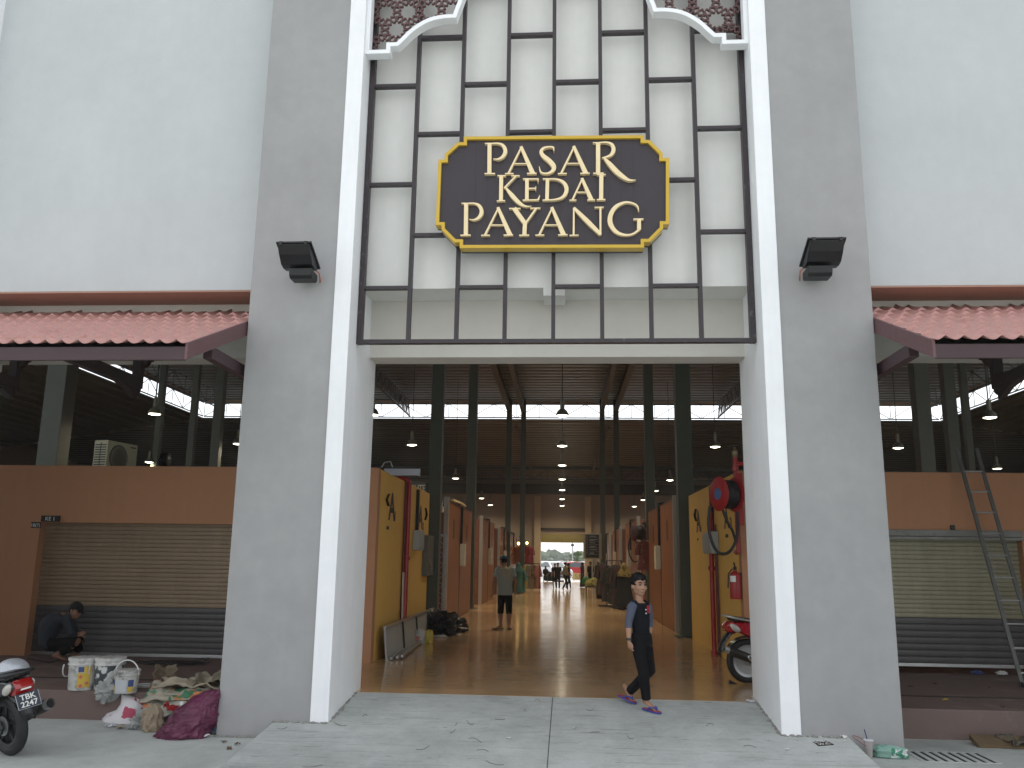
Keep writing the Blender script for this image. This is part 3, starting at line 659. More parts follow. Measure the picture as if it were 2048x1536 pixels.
# ----------------------------------------------------------------- fittings on the yellow walls
def wx(x,y,X): return P(x,y,X=X)
def wallletters(s,px,py0,py1,X,side,parent,sx=.55,name='lettering'):
    sx=1.25 if len(s)==1 else 1.1
    a=wx(px,py0,X); b=wx(px,py1,X); h=a.z-b.z; xd=(0,1,0) if side<0 else (0,-1,0)
    mb=textmb(s,h*1.38,(X-side*.004,(a.y+b.y)/2,b.z),xd,(0,0,1),.004,sx,bold=.022); part(name,mb,LETTER,parent)
def chevron(px,py0,py1,X,side,parent,dirn):
    a=wx(px,py0,X); b=wx(px,py1,X); m=(a+b)/2; w=.17*dirn; x=X-side*.005
    mb=MB().bar((x,m.y,a.z),(x,m.y+w,m.z),.008,.075,up=(1,0,0)).bar((x,m.y+w,m.z),(x,m.y,b.z),.008,.075,up=(1,0,0)); part('chevron',mb,LETTER,parent)
def wallsign(label,X,side,loc,items):
    t=thing('wall_sign',label,'sign',loc,group='black signs on the yellow walls')
    for it in items:
        if it[0]=='c': chevron(it[1],it[2],it[3],X,side,t,it[4])
        else: wallletters(it[1],it[2],it[3],it[4],X,side,t,it[5])
wallsign('black letters A1 with an arrow pointing left on the left yellow wall',WLX,-1,(WLX,14.3,2),[('c',775,988,1012,-1),('t','A',784,984,1040,.62),('t','1',790,1022,1041,.8),('t','ODBI',775,1052,1059,.9)])
wallsign('black letters A2 with an arrow pointing right beside the grey meter box',WLX,-1,(WLX,16.9,2),[('t','A',841,1010,1056,.62),('t','2',846,1044,1060,.8),('c',849,1016,1040,1),('t','CDBI',838,1068,1075,.8),('t','ABI',838,1078,1083,.8)])
wallsign('black letters A4 with an arrow on the right yellow wall near the green column',WRX,1,(WRX,17.5,2),[('c',1394,1018,1042,1),('t','A',1397,1019,1063,.62),('t','4',1402,1050,1064,.8),('t','ABI',1396,1076,1081,.8)])
wallsign('black letters A3 on the right yellow wall behind the hose reel',WRX,1,(WRX,14.8,2),[('t','A',1453,1015,1056,.62),('t','3',1462,1034,1055,.8),('t','CDBAI',1454,1068,1075,.9)])
def pipe(label,name,pts,r,mt,collars=()):
    t=thing(name,label,'pipe',tuple(pts[-1])); part('tube',MB().tube(pts,r,10),mt,t,smooth=40)
    for c in collars: part('collar',MB().lathe([(r*1.0,-.04),(r*1.45,-.035),(r*1.45,.035),(r*1.0,.04)],c,12),mt,t,smooth=40)
a=wx(819,960,WLX+.07); y_=a.y
pipe('red fire pipe standing on the left yellow wall with an elbow at the top','fire_pipe',[(WLX-.9,y_,2.98),(WLX-.1,y_,2.98),(WLX+.03,y_,2.97),(WLX+.07,y_,2.90),(WLX+.07,y_,2.5),(WLX+.07,y_,0)],.043,RED,[(WLX+.07,y_,1.55),(WLX+.07,y_,.05)])
y2=wx(811,1000,WLX+.03).y
pipe('thin dark red conduit beside the red fire pipe on the left wall','conduit',[(WLX+.03,y2,2.93),(WLX+.03,y2,0)],.02,DKRED)
pipe('second thin dark red conduit right next to the red fire pipe','conduit',[(WLX+.02,y2+.12,2.90),(WLX+.02,y2+.12,0)],.014,DKRED)
pz_=wx(808,1150,WLX+.05); solo('timber_batten',MB().bar((WLX+.06,pz_.y,.0),(WLX+.04,pz_.y,1.3),.02,.10,up=(0,1,0)),mat('pale_timber',(.55,.50,.45),.7),'pale timber batten leaning upright against the left yellow wall','batten')
def meter(px,X,side,label):
    a=wx(px[0],px[1],X); b=wx(px[2],px[3],X); t=thing('meter_box',label,'meter box',(X,(a.y+b.y)/2,b.z),group='grey meter boxes')
    y0,y1=sorted((a.y,b.y)); x0,x1=sorted((X-side*.002,X-side*.13))
    part('case',MB().box(x0,x1,y0,y1,b.z,a.z),GREYBOX,t,bevel=.012); part('cover',MB().box(min(X-side*.13,X-side*.145),max(X-side*.13,X-side*.145),y0+.03,y1-.03,b.z+.04,a.z-.04),GREYBOX,t,bevel=.006)
    part('trunking',MB().box(min(X-side*.002,X-side*.06),max(X-side*.002,X-side*.06),(y0+y1)/2-.05,(y0+y1)/2+.05,a.z,H-.05),PLBLK,t); return t
meter((826,1060,834,1101),WLX,-1,'grey meter box on the left yellow wall beside the red pipe'); meter((1437,1063,1421,1108),WRX,1,'grey meter box on the right yellow wall inside the hose loop')
a=wx(846,1070,WLX); b_=wx(856,1150,WLX)
t=thing('wall_cabinet','dark grey metal cabinet on the left wall at the corner by the green column','cabinet',(WLX,(a.y+b_.y)/2,b_.z))
part('case',MB().box(WLX+.002,WLX+.11,a.y,b_.y,b_.z,a.z),mat('cabinet_grey',(.12,.125,.11),.4),t,bevel=.008); part('handle',MB().tube([(WLX+.12,a.y+.2,a.z-.5),(WLX+.16,a.y+.25,a.z-.6),(WLX+.12,a.y+.4,a.z-.75)],.012,6),ALU,t)
# flat grey box sign sticking out over the left wall
FRM[0]=DEL; yy=14.2; a=P(768,937,Y=yy); b_=P(836,951,Y=yy)
t=thing('projecting_sign','flat grey blank sign box projecting over the left yellow wall','sign',((a.x+b_.x)/2,yy,b_.z))
part('panel',MB().box(a.x,b_.x,yy,yy+.05,b_.z,a.z),mat('sign_grey',(.40,.43,.50),.45,var=.04),t,bevel=.004); part('top_rail',MB().box(a.x-.01,b_.x+.03,yy-.005,yy+.055,a.z,a.z+.02),BLACK,t); part('end_cap',MB().box(b_.x,b_.x+.03,yy-.005,yy+.055,b_.z-.01,a.z),GALV,t)
part('cable',MB().tube([(a.x-.05,yy+.02,a.z+.02),(a.x,yy+.02,a.z+.10),(a.x+.10,yy+.02,a.z+.12),(a.x+.14,yy+.02,a.z+.02)],.012,6),GALV,t)
# hose reel, swung out from the wall
piv=V(WRX-.05,wx(1478,985,WRX-.05).y,0); TH=R(23); cz=P(1432,988,Y=piv.y-.12).z
HRl=thing('hose_reel','red fire hose reel with a black hose on the right yellow wall','hose reel',(WRX,piv.y,cz-.3))
MR=Matrix.Rotation(TH,3,'Z')
def turn(mb):
    mb.v=[piv+MR@(v-piv) for v in mb.v]; return mb
xA=piv.x-.35; xB=piv.x-.08; cy_=piv.y
for x,nm in ((xA,'outer_disc'),(xB,'inner_disc')):
    part(nm,turn(MB().lathe([(.001,-.02),(.10,-.022),(.245,-.006),(.255,0),(.245,.010),(.10,.012),(.001,.012)],(x,cy_,cz),40,'x')),RED,HRl,smooth=30)
part('badge',turn(MB().lathe([(.001,-.026),(.085,-.025),(.09,-.020)],(xA,cy_,cz),28,'x')),mat('badge_blue',(.06,.14,.32),.4,var=.5,vs=40),HRl,smooth=30)
mb=MB(); pts=[]
for k in range(7*16+1):
    an=2*pi*k/16; pts.append((lerp(xA+.05,xB-.05,k/112),cy_+.185*math.cos(an),cz+.185*math.sin(an)))
mb.tube(pts,.030,8); mb.lathe([(.16,0),(.16,xB-xA)],(xA,cy_,cz),24,'x'); part('hose_coil',turn(mb),RUBBER,HRl,smooth=40)
def sm3(pts,n=5):
    out=[]
    for i in range(len(pts)-1):
        p0,p1,p2,p3=[Vector(pts[max(0,min(len(pts)-1,k))]) for k in (i-1,i,i+1,i+2)]
        for k in range(n):
            t=k/n; out.append(.5*((2*p1)+(p2-p0)*t+(2*p0-5*p1+4*p2-p3)*t*t+(3*p1-p0-3*p2+p3)*t**3))
    out.append(Vector(pts[-1])); return out
yo=piv.y-.16
hl=[P(1420,1012,Y=yo),P(1417,1045,Y=yo),P(1421,1075,Y=yo),P(1432,1100,Y=yo),P(1447,1108,Y=yo),P(1463,1099,Y=yo),P(1474,1072,Y=yo+.05),P(1475,1035,Y=yo+.1),P(1472,1010,Y=yo+.12)]
part('hose_loop',MB().tube(sm3(hl),.022,8),RUBBER,HRl,smooth=40)
part('hose_tail',MB().tube(sm3([P(1444,1015,Y=yo),P(1453,1040,Y=yo),P(1465,1062,Y=yo+.05),P(1472,1085,Y=yo+.1)]),.020,8),RUBBER,HRl,smooth=40)
part('swing_arm',MB().box(xB+.02,WRX-.002,cy_-.05,cy_+.05,cz-.45,cz+.32),RED,HRl,bevel=.006)
part('axle',turn(MB().bar((xB,cy_,cz),(piv.x,cy_,cz),.06,.06)),RED,HRl)
ya=wx(1473,1000,WRX-.08).y
pipe('red pipe with a valve feeding the hose reel on the right wall','fire_pipe',[(WRX-.08,ya,3.12),(WRX-.08,ya,1.80),(WRX-.08,ya-.02,1.72),(WRX-.08,ya+.12,1.70),(WRX-.08,ya+.2,1.71)],.035,RED,[(WRX-.08,ya,2.95)])
t=thing('valve','small brass and red valve on top of the hose reel pipe','valve',(WRX-.08,ya,3.12)); part('body',MB().lathe([(.03,0),(.05,.03),(.05,.09),(.02,.12),(.02,.16)],(WRX-.08,ya,3.12),12),mat('brass_dull',(.22,.17,.10),.5,metal=.5),t,smooth=40); part('wheel',MB().lathe([(.01,0),(.085,.0),(.085,.02),(.01,.02)],(WRX-.08,ya,3.27),16),BLACK,t,smooth=40)
part('branch',MB().tube([(WRX-.08,ya,3.02),(WRX+.5,ya,3.02)],.035,8),RED,t,smooth=40)
yb=wx(1424,1150,WRX-.07).y
pipe('tall red fire pipe standing on the floor at the right yellow wall','fire_pipe',[(WRX-.07,yb,2.45),(WRX-.07,yb,0)],.042,RED,[(WRX-.07,yb,1.45),(WRX-.07,yb,.03)])
pipe('thin dark red conduit beside the tall red pipe on the right wall','conduit',[(WRX-.03,yb-.22,2.2),(WRX-.03,yb-.22,0)],.02,DKRED)
pipe('second thin dark red conduit farther from the tall red pipe on the right wall','conduit',[(WRX-.03,yb-.34,2.1),(WRX-.03,yb-.34,0)],.014,DKRED)
# extinguisher
a=P(1472,1198,X=WRX-.10); b_=P(1472,1143,X=WRX-.10); r=.085; x=WRX-.10; y=a.y; h=b_.z-a.z
EX=thing('fire_extinguisher','red fire extinguisher with a white label hanging on the right yellow wall','extinguisher',(x,y,a.z))
part('cylinder',MB().lathe([(.001,0),(r*.96,0),(r,.015),(r,h*.86),(r*.8,h*.95),(r*.35,h),(r*.3,h+.03)],(x,y,a.z),24),RED,EX,smooth=40)
part('label',MB().add([(x+math.cos(t_)*(r+.0015),y+math.sin(t_)*(r+.0015),a.z+zz) for zz in (h*.62,h*.84) for t_ in [R(180+20+k*8) for k in range(9)]],[(k,k+1,k+10,k+9) for k in range(8)]),TXTW,EX)
part('valve_head',MB().box(x-.02,x+.02,y-.03,y+.03,a.z+h+.02,a.z+h+.07).bar((x,y-.02,a.z+h+.06),(x-.03,y-.09,a.z+h+.13),.02,.012).bar((x,y-.02,a.z+h+.05),(x-.02,y-.10,a.z+h+.07),.02,.012),BLACK,EX)
part('hose',MB().tube([(x-.03,y+.03,a.z+h+.04),(x-.09,y+.05,a.z+h*.9),(x-.10,y+.05,a.z+h*.4)],.010,6),RUBBER,EX)
part('wall_hook',MB().box(x+.05,WRX-.002,y-.03,y+.03,a.z+h*.85,a.z+h*.95),BLACK,EX)
# ================================================================= stalls along the passage
from mathutils import noise as mn
FRM[0]=DEL
def plank_mat(name,col,dk):
    m,nt,b=nodes(name); t=nt.nodes.new('ShaderNodeTexCoord'); mp=nt.nodes.new('ShaderNodeMapping'); mp.inputs['Rotation'].default_value=(R(90),0,R(90))
    nt.links.new(t.outputs['Object'],mp.inputs['Vector']); br=nt.nodes.new('ShaderNodeTexBrick')
    for k,v in dict(Scale=1.0).items(): br.inputs[k].default_value=v
    br.inputs['Brick Width'].default_value=.62; br.inputs['Row Height'].default_value=.12; br.inputs['Mortar Size'].default_value=.006
    br.inputs['Color1'].default_value=(*col,1); br.inputs['Color2'].default_value=(col[0]*.86,col[1]*.84,col[2]*.82,1); br.inputs['Mortar'].default_value=(*dk,1)
    nt.links.new(mp.outputs[0],br.inputs['Vector']); n=noise(nt,t.outputs['Object'],1.5,5,.6)
    nt.links.new(mix(nt,1,br.outputs['Color'],ramp(nt,n,[(.3,.8),(.7,1.1)]),'MULTIPLY'),b.inputs['Base Color']); b.inputs['Roughness'].default_value=.42
    return m
PLKO=plank_mat('orange_panel',(.46,.19,.06),(.20,.07,.02)); PLKD=plank_mat('brown_panel',(.22,.085,.05),(.09,.03,.02))
TRIM=mat('trim_steel',(.40,.37,.32),.35,metal=.6,var=.03,rv=.01)
def stall(x,s,y0,y1,label,letter=None):
    t=thing('market_stall',label,'stall',(x,y0,0),group='orange panelled stalls along the passage')
    X2=s*12; xa,xb=sorted((x,X2)); h=2.93; ym=lerp(y0,y1,.48)
    part('side_wall',MB().box(xa+(.03 if s>0 else 0),xb-(.03 if s<0 else 0),y0,y1,0,h-.01),PLKD,t)
    for a,b_ in ((y0+.12,ym-.10),(ym+.10,y1-.04)): part('front_panel',MB().box(*sorted((x,x+s*.06)),a,b_,.02,h),PLKO,t)
    part('corner_trim',MB().box(*sorted((x-s*.012,x+s*.10)),y0-.012,y0+.118,0,h+.12),TRIM,t,bevel=.004)
    part('middle_post',MB().box(*sorted((x-s*.006,x+s*.06)),ym-.098,ym+.098,0,h+.04),PLBLK,t)
    part('head_trim',MB().box(*sorted((x-s*.004,x+s*.08)),y0+.12,y1-.02,h+.002,h+.05),PLKD,t)
    part('meter_box',MB().box(*sorted((x-s*.008,x-s*.15)),ym-.13,ym+.13,1.35,1.95),mat('meter_cream',(.45,.44,.36),.5),t,bevel=.012)
    part('conduit',MB().tube([(x-s*.03,ym,1.95),(x-s*.03,ym,h),(x-s*.03,ym+.05,h+.10),(x+s*.15,ym+.1,h+.12)],.035,8),PLBLK,t)
    if letter:
        xd=(0,1,0) if s<0 else (0,-1,0)
        for yy in (lerp(y0,ym,.45),lerp(ym,y1,.55)): part('lettering',textmb(letter,.72,(x-s*.004,yy,2.05),xd,(0,0,1),.004,.8),LETTER,t)
LX0,RX0=-2.80,2.54; o5=['nearest','second','third','fourth','farthest']
for k,(a,b_) in enumerate(((21.2,26.9),(30.5,36),(39.2,44.6),(47.4,53),(56,60.5))): stall(LX0,-1,a,b_,'orange panelled stall block, %s one on the left of the passage'%o5[k],'BCDEF'[k])
for k,(a,b_) in enumerate(((20.0,25.8),(29.6,35.2),(38.6,44),(47.2,52.6),(55.6,60.2))): stall(RX0,1,a,b_,'orange panelled stall block, %s one on the right of the passage'%o5[k],'BCDEF'[k])
# loose timber and bits lying on top of the first left stall
def bars(name,label,cat,lst,mt,w,h):
    mb=MB()
    for p,q in lst: mb.bar(p,q,w,h)
    return solo(name,mb,mt,label,cat)
PT=mat('pine_offcut',(.62,.50,.28),.6)
bars('timber_offcut','pale timber offcut lying on top of the nearest left stall','timber',[((-2.75,21.6,3.0),(-2.72,23.4,3.02))],PT,.06,.05)
bars('timber_offcut','second pale timber offcut overhanging the top of the nearest left stall','timber',[((-2.71,22.9,3.01),(-2.70,24.0,2.99))],PT,.07,.04)
# exit light box with red lamp on the first left stall
yy=21.0; a=P(872,1013,Y=yy); b_=P(886,1025,Y=yy)
t=thing('exit_light','small grey emergency light box glowing red at one corner above the folding gate','light box',((a.x+b_.x)/2,yy,b_.z)); part('case',MB().box(a.x,b_.x,yy,yy+.15,b_.z,a.z),mat('lightbox_grey',(.42,.42,.38),.5),t,bevel=.008)
c=P(880.5,1021.5,Y=yy-.01); part('red_lamp',MB().ell((c.x,yy-.005,c.z),(.022,.012,.022),12,8),emis('red_led',(1,.03,.04),9),t)
part('wire',MB().tube([(c.x,yy+.08,a.z),(c.x-.02,yy+.08,a.z+.12),(c.x+.04,yy+.08,a.z+.13),(c.x+.03,yy+.08,a.z)],.012,6),GALV,t)
# folding gate between green column and stall
yy=20.6; a=P(863,1070,Y=yy); b_=P(887,1240,Y=yy); x0,x1,z1=a.x,b_.x,a.z
t=thing('folding_gate','grey framed folding scissor gate between the green column and the left stall','gate',((x0+x1)/2,yy,0))
for n_,(p,q,w) in enumerate((((x0,yy,0),(x0,yy,z1),.06),((x1,yy,0),(x1,yy,z1),.06),((x0,yy,z1),(x1,yy,z1),.07))): part('frame_bar',MB().bar(p,q,w,.05),GALV,t)
mb=MB(); n=9
for k in range(n):
    za,zc=z1*k/n,z1*(k+1)/n
    for o_ in (0,.5): mb.bar((x0+.04,yy+.01,za),(x1-.04,yy+.01,zc),.012,.010).bar((x1-.04,yy+.022,za),(x0+.04,yy+.022,zc),.012,.010)
part('scissor_bars',mb,GALV,t)
solo('red_rod',MB().bar(P(863,1180,Y=20.4),P(873,1228,Y=20.2),.02,.02),RED,'thin red rod leaning against the folding gate','rod')
# SUTE sign seen between wall and column
yy=24.5; a=P(826,967,Y=yy); b_=P(846,982,Y=yy)
t=thing('hanging_sign','black hanging sign with pale letters SUTE seen left of the green column','sign',((a.x+b_.x)/2,yy,b_.z)); part('panel',MB().box(a.x-.12,b_.x+.1,yy,yy+.04,b_.z-.06,a.z+.05),BLACK,t)
part('lettering',textmb('SUTE',.27,((a.x+b_.x)/2+.02,yy-.004,b_.z-.01),(1,0,0),(0,0,1),.004,.62),mat('sign_letter_grey',(.42,.42,.36),.5),t)
# second hose reel farther along on the right
c=HRl; d2=dup(c,(RX0,26.6,c.location.z-.15),0,'dark second hose reel high on the right side between the first two stalls')
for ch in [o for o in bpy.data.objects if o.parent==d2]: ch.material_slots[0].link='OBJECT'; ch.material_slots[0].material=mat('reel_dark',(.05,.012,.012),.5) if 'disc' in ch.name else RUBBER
# directory board
yy=40; a=P(1171,1069,Y=yy); b_=P(1198,1116,Y=yy); fx=P(1203,1069,Y=yy).x
t=thing('directory_board','black directory board with white text lines on a tan post frame beside the right stalls','sign',((a.x+b_.x)/2,yy,0))
part('frame',MB().box(a.x-.10,fx,yy+.002,yy+.06,b_.z-.05,a.z+.05),mat('board_frame',(.30,.26,.20),.5),t,bevel=.006)
part('post',MB().box((a.x+b_.x)/2-.03,(a.x+b_.x)/2+.03,yy+.06,yy+.12,0,a.z),GALV,t)
h=a.z-b_.z
for k in range(7): part('sign_strip',MB().box(a.x,b_.x,yy-.02,yy,b_.z+h*k/7+.008,b_.z+h*(k+1)/7-.004),BLACK,t)
mb=MB()
for k in range(1,7):
    z=b_.z+h*(k+.5)/7; mb.box(a.x+.18,a.x+.18+[.3,.2,.34,.30,.26,.36,.30][k],yy-.024,yy-.02,z-.012,z+.012).box(a.x+.05,a.x+.09,yy-.024,yy-.02,z-.02,z+.02)
    if k%2: mb.box(a.x+.18,a.x+.40,yy-.024,yy-.02,z-.055,z-.035)
part('text_lines',mb,mat('dim_text',(.35,.35,.33),.5),t)
# ----------------------------------------------------------------- garments
def cloth_mat(name,c1,c2,scale,th=.5,rough=.85):
    if name in MT: return MT[name]
    m,nt,b=nodes(name); vec=coord(nt); v=nt.nodes.new('ShaderNodeTexVoronoi'); v.inputs['Scale'].default_value=scale; nt.links.new(vec,v.inputs['Vector'])
    n=noise(nt,vec,scale*.8,3); f=mix(nt,.5,v.outputs['Distance'],n)
    nt.links.new(mix(nt,ramp(nt,f,[(th-.03,1),(th+.03,0)]),c1,c2),b.inputs['Base Color']); b.inputs['Roughness'].default_value=rough; MT[name]=m; return m
def garment(mb,c,h,w,d,seed,sleeve=True,flare=1.0,rz=0):
    n=28; rings=[]; Mz=Matrix.Rotation(rz,3,'Z')
    for (f,sx,sy) in ((0,1.0*flare,1),(.2,.93*flare,.92),(.45,.78,.78),(.66,.66,.68),(.8,.76,.70),(.92,.80,.58),(.975,.45,.4),(1,.22,.3)):
        rg=[]
        for k in range(n):
            an=2*pi*k/n; am=.13*(1-f)**1.2; q=1+am*math.sin(an*6+seed*2+f*1.5)+am*.6*math.sin(an*11+seed*5)
            rg.append(Vector(c)+Mz@V(w/2*sx*q*math.cos(an),d/2*sy*q*math.sin(an),h*f+.02*math.sin(an*3+seed)*(1-f)))
        rings.append(rg)
    mb.loft(rings)
    if sleeve:
        for s in (-1,1): mb.tube([Vector(c)+Mz@V(s*w*.36,0,h*.93),Vector(c)+Mz@V(s*w*.50,-.02,h*.72),Vector(c)+Mz@V(s*w*.54,-.05,h*.50)],[.07,.075,.09],10)
    return mb
def dress(px,py_top,py_bot,y,w,mt,label,group,seed,rz=0,hanger=True,flare=1.0,mann=False,head=None):
    a=P(px,py_top,Y=y); b_=P(px,py_bot,Y=y); zb=max(.03,b_.z); h=a.z-zb
    t=thing('mannequin' if mann else 'hanging_dress',label,'mannequin' if mann else 'dress',(a.x,y,0 if mann else zb),group=group)
    part('gown' if mann else 'fabric',garment(MB(),(a.x,y,zb),h,w,w*.55,seed,True,flare,rz),mt,t,smooth=60)
    if mann:
        part('head',MB().ell((a.x,y,a.z+.13),(.085,.10,.125)).tube([(a.x,y,a.z-.05),(a.x,y,a.z+.05)],.05,10),mat('mannequin_skin',(.35,.26,.2),.5),t,smooth=60)
        part('stand',MB().tube([(a.x,y,0),(a.x,y,zb+.2)],.03,8).lathe([(.18,0),(.18,.015),(.03,.03)],(a.x,y,0),18),BLACK,t)
        if head: part('headscarf',MB().ell((a.x,y+.01,a.z+.14),(.105,.12,.145)).loft([[(a.x+r*math.cos(q)*1.25,y+r*.7*math.sin(q)-.02,a.z+zz+.02*math.cos(3*q)) for q in [2*pi*k/20 for k in range(20)]] for r,zz in ((.20,-.16),(.19,-.07),(.12,.05),(.09,.12))]),head,t,smooth=60)
    elif hanger: part('hanger',MB().tube([(a.x-w*.35,y,a.z-.06),(a.x,y,a.z+.01),(a.x+w*.35,y,a.z-.06)],.008,6).tube([(a.x,y,a.z),(a.x,y,a.z+.09)],.006,6),BLACK,t)
    return t
cg=lambda n,c: mat('cloth_'+n,c,.85,var=.2,vs=9)
dress(1037,1137,1185,40.6,.62,cg('green',(.03,.10,.085)),'mannequin in a long dark green dress beside the far left stalls','dress mannequins',1,mann=True,head=cg('green',(.03,.10,.085)))
gl='dresses on the left rack'
for k,(px,c,n_) in enumerate(((1046,cg('maroon',(.10,.03,.03)),'maroon'),(1052,cg('yellow',(.34,.27,.06)),'mustard yellow'),(1058,cg('greyc',(.16,.15,.13)),'grey'),(1063,cg('tan',(.22,.15,.08)),'tan'),(1068,cloth_mat('cloth_brownspot',(.20,.13,.06),(.06,.035,.02),14),'brown patterned'),(1075,cg('pink',(.36,.15,.12)),'salmon pink'))):
    dress(px,1130,1177,44.3+.12*k,.50,c,'long %s dress hanging on the rack by the exit'%n_,gl,k*1.7,rz=R(60))
t=thing('clothes_rack','black clothes rack carrying long dresses at the left near the exit','rack',(P(1060,1177,Y=44.8).x,44.8,0)); xa,xb=P(1042,1129,Y=44.6).x,P(1079,1129,Y=44.6).x; zz=P(1060,1127,Y=44.6).z
part('rail',MB().tube([(xa,44.6,zz),(xb,44.6,zz)],.018,8),BLACK,t)
for x in (xa,xb): part('upright',MB().tube([(x,44.6,0),(x,44.6,zz)],.018,8),BLACK,t); part('foot',MB().bar((x,44.3,.03),(x,44.9,.03),.04,.04),BLACK,t)
gr='dark dresses on the right racks'
pats=[cloth_mat('cloth_blackwhite',(.016,.015,.014),(.30,.29,.25),16,.30),cloth_mat('cloth_blackgold',(.018,.016,.013),(.16,.12,.06),20,.30),cloth_mat('cloth_darkred',(.035,.015,.013),(.20,.09,.05),15,.30)]
for k,(px,yt,yb_,y,m_,n_) in enumerate(((1218,1136,1203,30.4,pats[0],'black dress with white flowers at the near end'),(1224,1133,1203,30.7,pats[1],'black dress with gold specks second from the near end'),(1231,1130,1207,30.0,pats[0],'black dress with large white flowers behind the mannequin'),(1237,1131,1209,29.4,pats[2],'dark red flowered dress beside the mannequin'),(1208,1128,1190,34.5,pats[2],'dark red flowered dress farther back'),(1203,1126,1186,36.5,pats[1],'black speckled dress farthest back'))):
    dress(px,yt,yb_,y,.58,m_,n_+' on the right clothes racks',gr,k*2.3,rz=R(-50))
dress(1248,1143,1213,28.8,.62,cg('black',(.013,.013,.014)),'mannequin in a black gown and mustard headscarf beside the right stalls','dress mannequins',5,mann=True,head=cloth_mat('scarf_mustard',(.20,.14,.035),(.06,.045,.015),12,.42))
dress(1290,1080,1140,26.4,.45,cloth_mat('cloth_redstripe',(.12,.03,.025),(.3,.22,.16),18,.34),'red patterned dress hanging behind the boy on the right stall front',gr,3.3)
t=thing('clothes_rack','dark clothes rack with flowered dresses on the right of the passage','rack',(P(1225,1200,Y=30.2).x,30.2,0)); xa,xb=P(1214,1130,Y=30.4).x,P(1243,1130,Y=29.2).x
part('rail',MB().tube([(xa,30.6,1.56),(xb,29.2,1.56)],.02,8),BLACK,t)
for x,y in ((xa,30.6),(xb,29.2)): part('upright',MB().tube([(x,y,0),(x,y,1.56)],.02,8),BLACK,t); part('foot',MB().bar((x-.3,y,.03),(x+.3,y,.03),.05,.05),BLACK,t)
def blob(mb,c,r,seed=0,amp=.2,fr=2.0,nu=28,nv=18,flat=True,M=None):
    c=Vector(c); b=len(mb.v); M=M or Matrix.Identity(3)
    for i in range(nv+1):
        th=pi*i/nv
        for k in range(nu):
            ph=2*pi*k/nu; d=V(math.sin(th)*math.cos(ph),math.sin(th)*math.sin(ph),math.cos(th))
            q=1+amp*mn.noise(d*fr+V(seed*3.1,seed*1.7,seed))+amp*.6*abs(mn.noise(d*fr*2.6+V(seed,7,seed*2)))-amp*.4*abs(mn.noise(d*fr*5+V(3,seed,1)))
            p=M@V(d.x*r[0]*q,d.y*r[1]*q,d.z*r[2]*q); 
            if flat and p.z<-r[2]*.55: p.z=-r[2]*.55
            mb.v.append(c+p)
    for i in range(nv):
        for k in range(nu):
            l=(k+1)%nu; mb.f.append((b+i*nu+k,b+(i+1)*nu+k,b+(i+1)*nu+l,b+i*nu+l))
    return mb
# goods by the right stalls
y=38; a=P(1190,1165,Y=y); t=thing('goods_table','low table heaped with folded yellow cloth beside the directory board','table',(a.x,y,0))
part('table_top',MB().box(a.x-.42,a.x+.42,y-.3,y+.3,.42,.46),DKWOOD,t)
for sx in (-.38,.38):
    for sy in (-.26,.26): part('leg',MB().box(a.x+sx-.02,a.x+sx+.02,y+sy-.02,y+sy+.02,0,.42),DKWOOD,t)
solo('cloth_heap',blob(MB(),(a.x,y,.60),(.36,.26,.22),4,.35),cloth_mat('cloth_heap_y',(.30,.27,.08),(.05,.04,.03),9,.4),'heap of yellow and dark folded cloth on the low table','cloth heap',smooth=60)
y=37; a=P(1203,1190,Y=y); solo('fabric_box',MB().box(a.x-.22,a.x+.22,y-.2,y+.2,.0,.42),cloth_mat('box_pattern',(.03,.03,.028),(.22,.21,.17),14,.3),'patterned dark box on the floor in front of the right dresses','box',bevel=.02)
# warm stall lights and red clothes at the far left stalls
WB=emis('warm_bulb',(1,.62,.22),5)
for px,py,yy,lab in ((1037,1087,46,'warm orange bulb over the far left stalls'),(1054,1086,53,'bright warm bulb beside the far green column'),(1059,1098,54,'white glowing bulb lowest of those by the far left column')):
    a=P(px,py,Y=yy); t=thing('stall_bulb',lab,'bulb',tuple(a),group='lit bulbs at the far left stalls'); part('globe',MB().ell(a,(.07,.07,.08),12,8),WB if py<1090 else LENS,t); part('holder',MB().tube([a+V(0,0,.07),a+V(0,0,.2)],.025,8),BLACK,t)
for px,yy,c,n_ in ((1036,45.6,cg('orange',(.42,.12,.03)),'orange'),(1050,51,cg('red',(.28,.03,.03)),'red'),(1058,53.6,cg('crimson',(.20,.02,.03)),'crimson')):
    dress(px,1092,1128,yy,.55,c,'%s garment hanging high under the far left bulbs'%n_,'bright garments under the bulbs',px)
# ----------------------------------------------------------------- things on the left of the passage floor
a0=P(772,1322,Z=0); a1=P(850,1262,Z=0); x=WLX+.33; ya,yb=a0.y,a1.y; hz=P(770,1256,X=a0.x).z
t=thing('metal_frame_panel','grey metal panel frame with four bays leaning on its side against the left yellow wall','panel',((a0.x+WLX)/2,(ya+yb)/2,0))
xa=a0.x; xt=WLX+.12; hz=max(.4,hz)
def LP(f,h_,o=0): return V(lerp(xa,xt,h_)+o,lerp(ya,yb,f),hz*h_)
part('sheet',MB().add([LP(0,0),LP(1,0),LP(1,1),LP(0,1)],[(0,1,2,3)]),mat('panel_sheet',(.40,.41,.38),.5,var=.12,vs=3),t)
for p,q in (((0,0),(1,0)),((0,1),(1,1)),((0,0),(0,1)),((1,0),(1,1))): part('frame_bar',MB().bar(LP(*p,.012),LP(*q,.012),.05,.03),ALU,t)
for f in (.27,.52,.77): part('divider',MB().bar(LP(f,.04,.015),LP(f,.96,.015),.045,.025),BLACK,t)
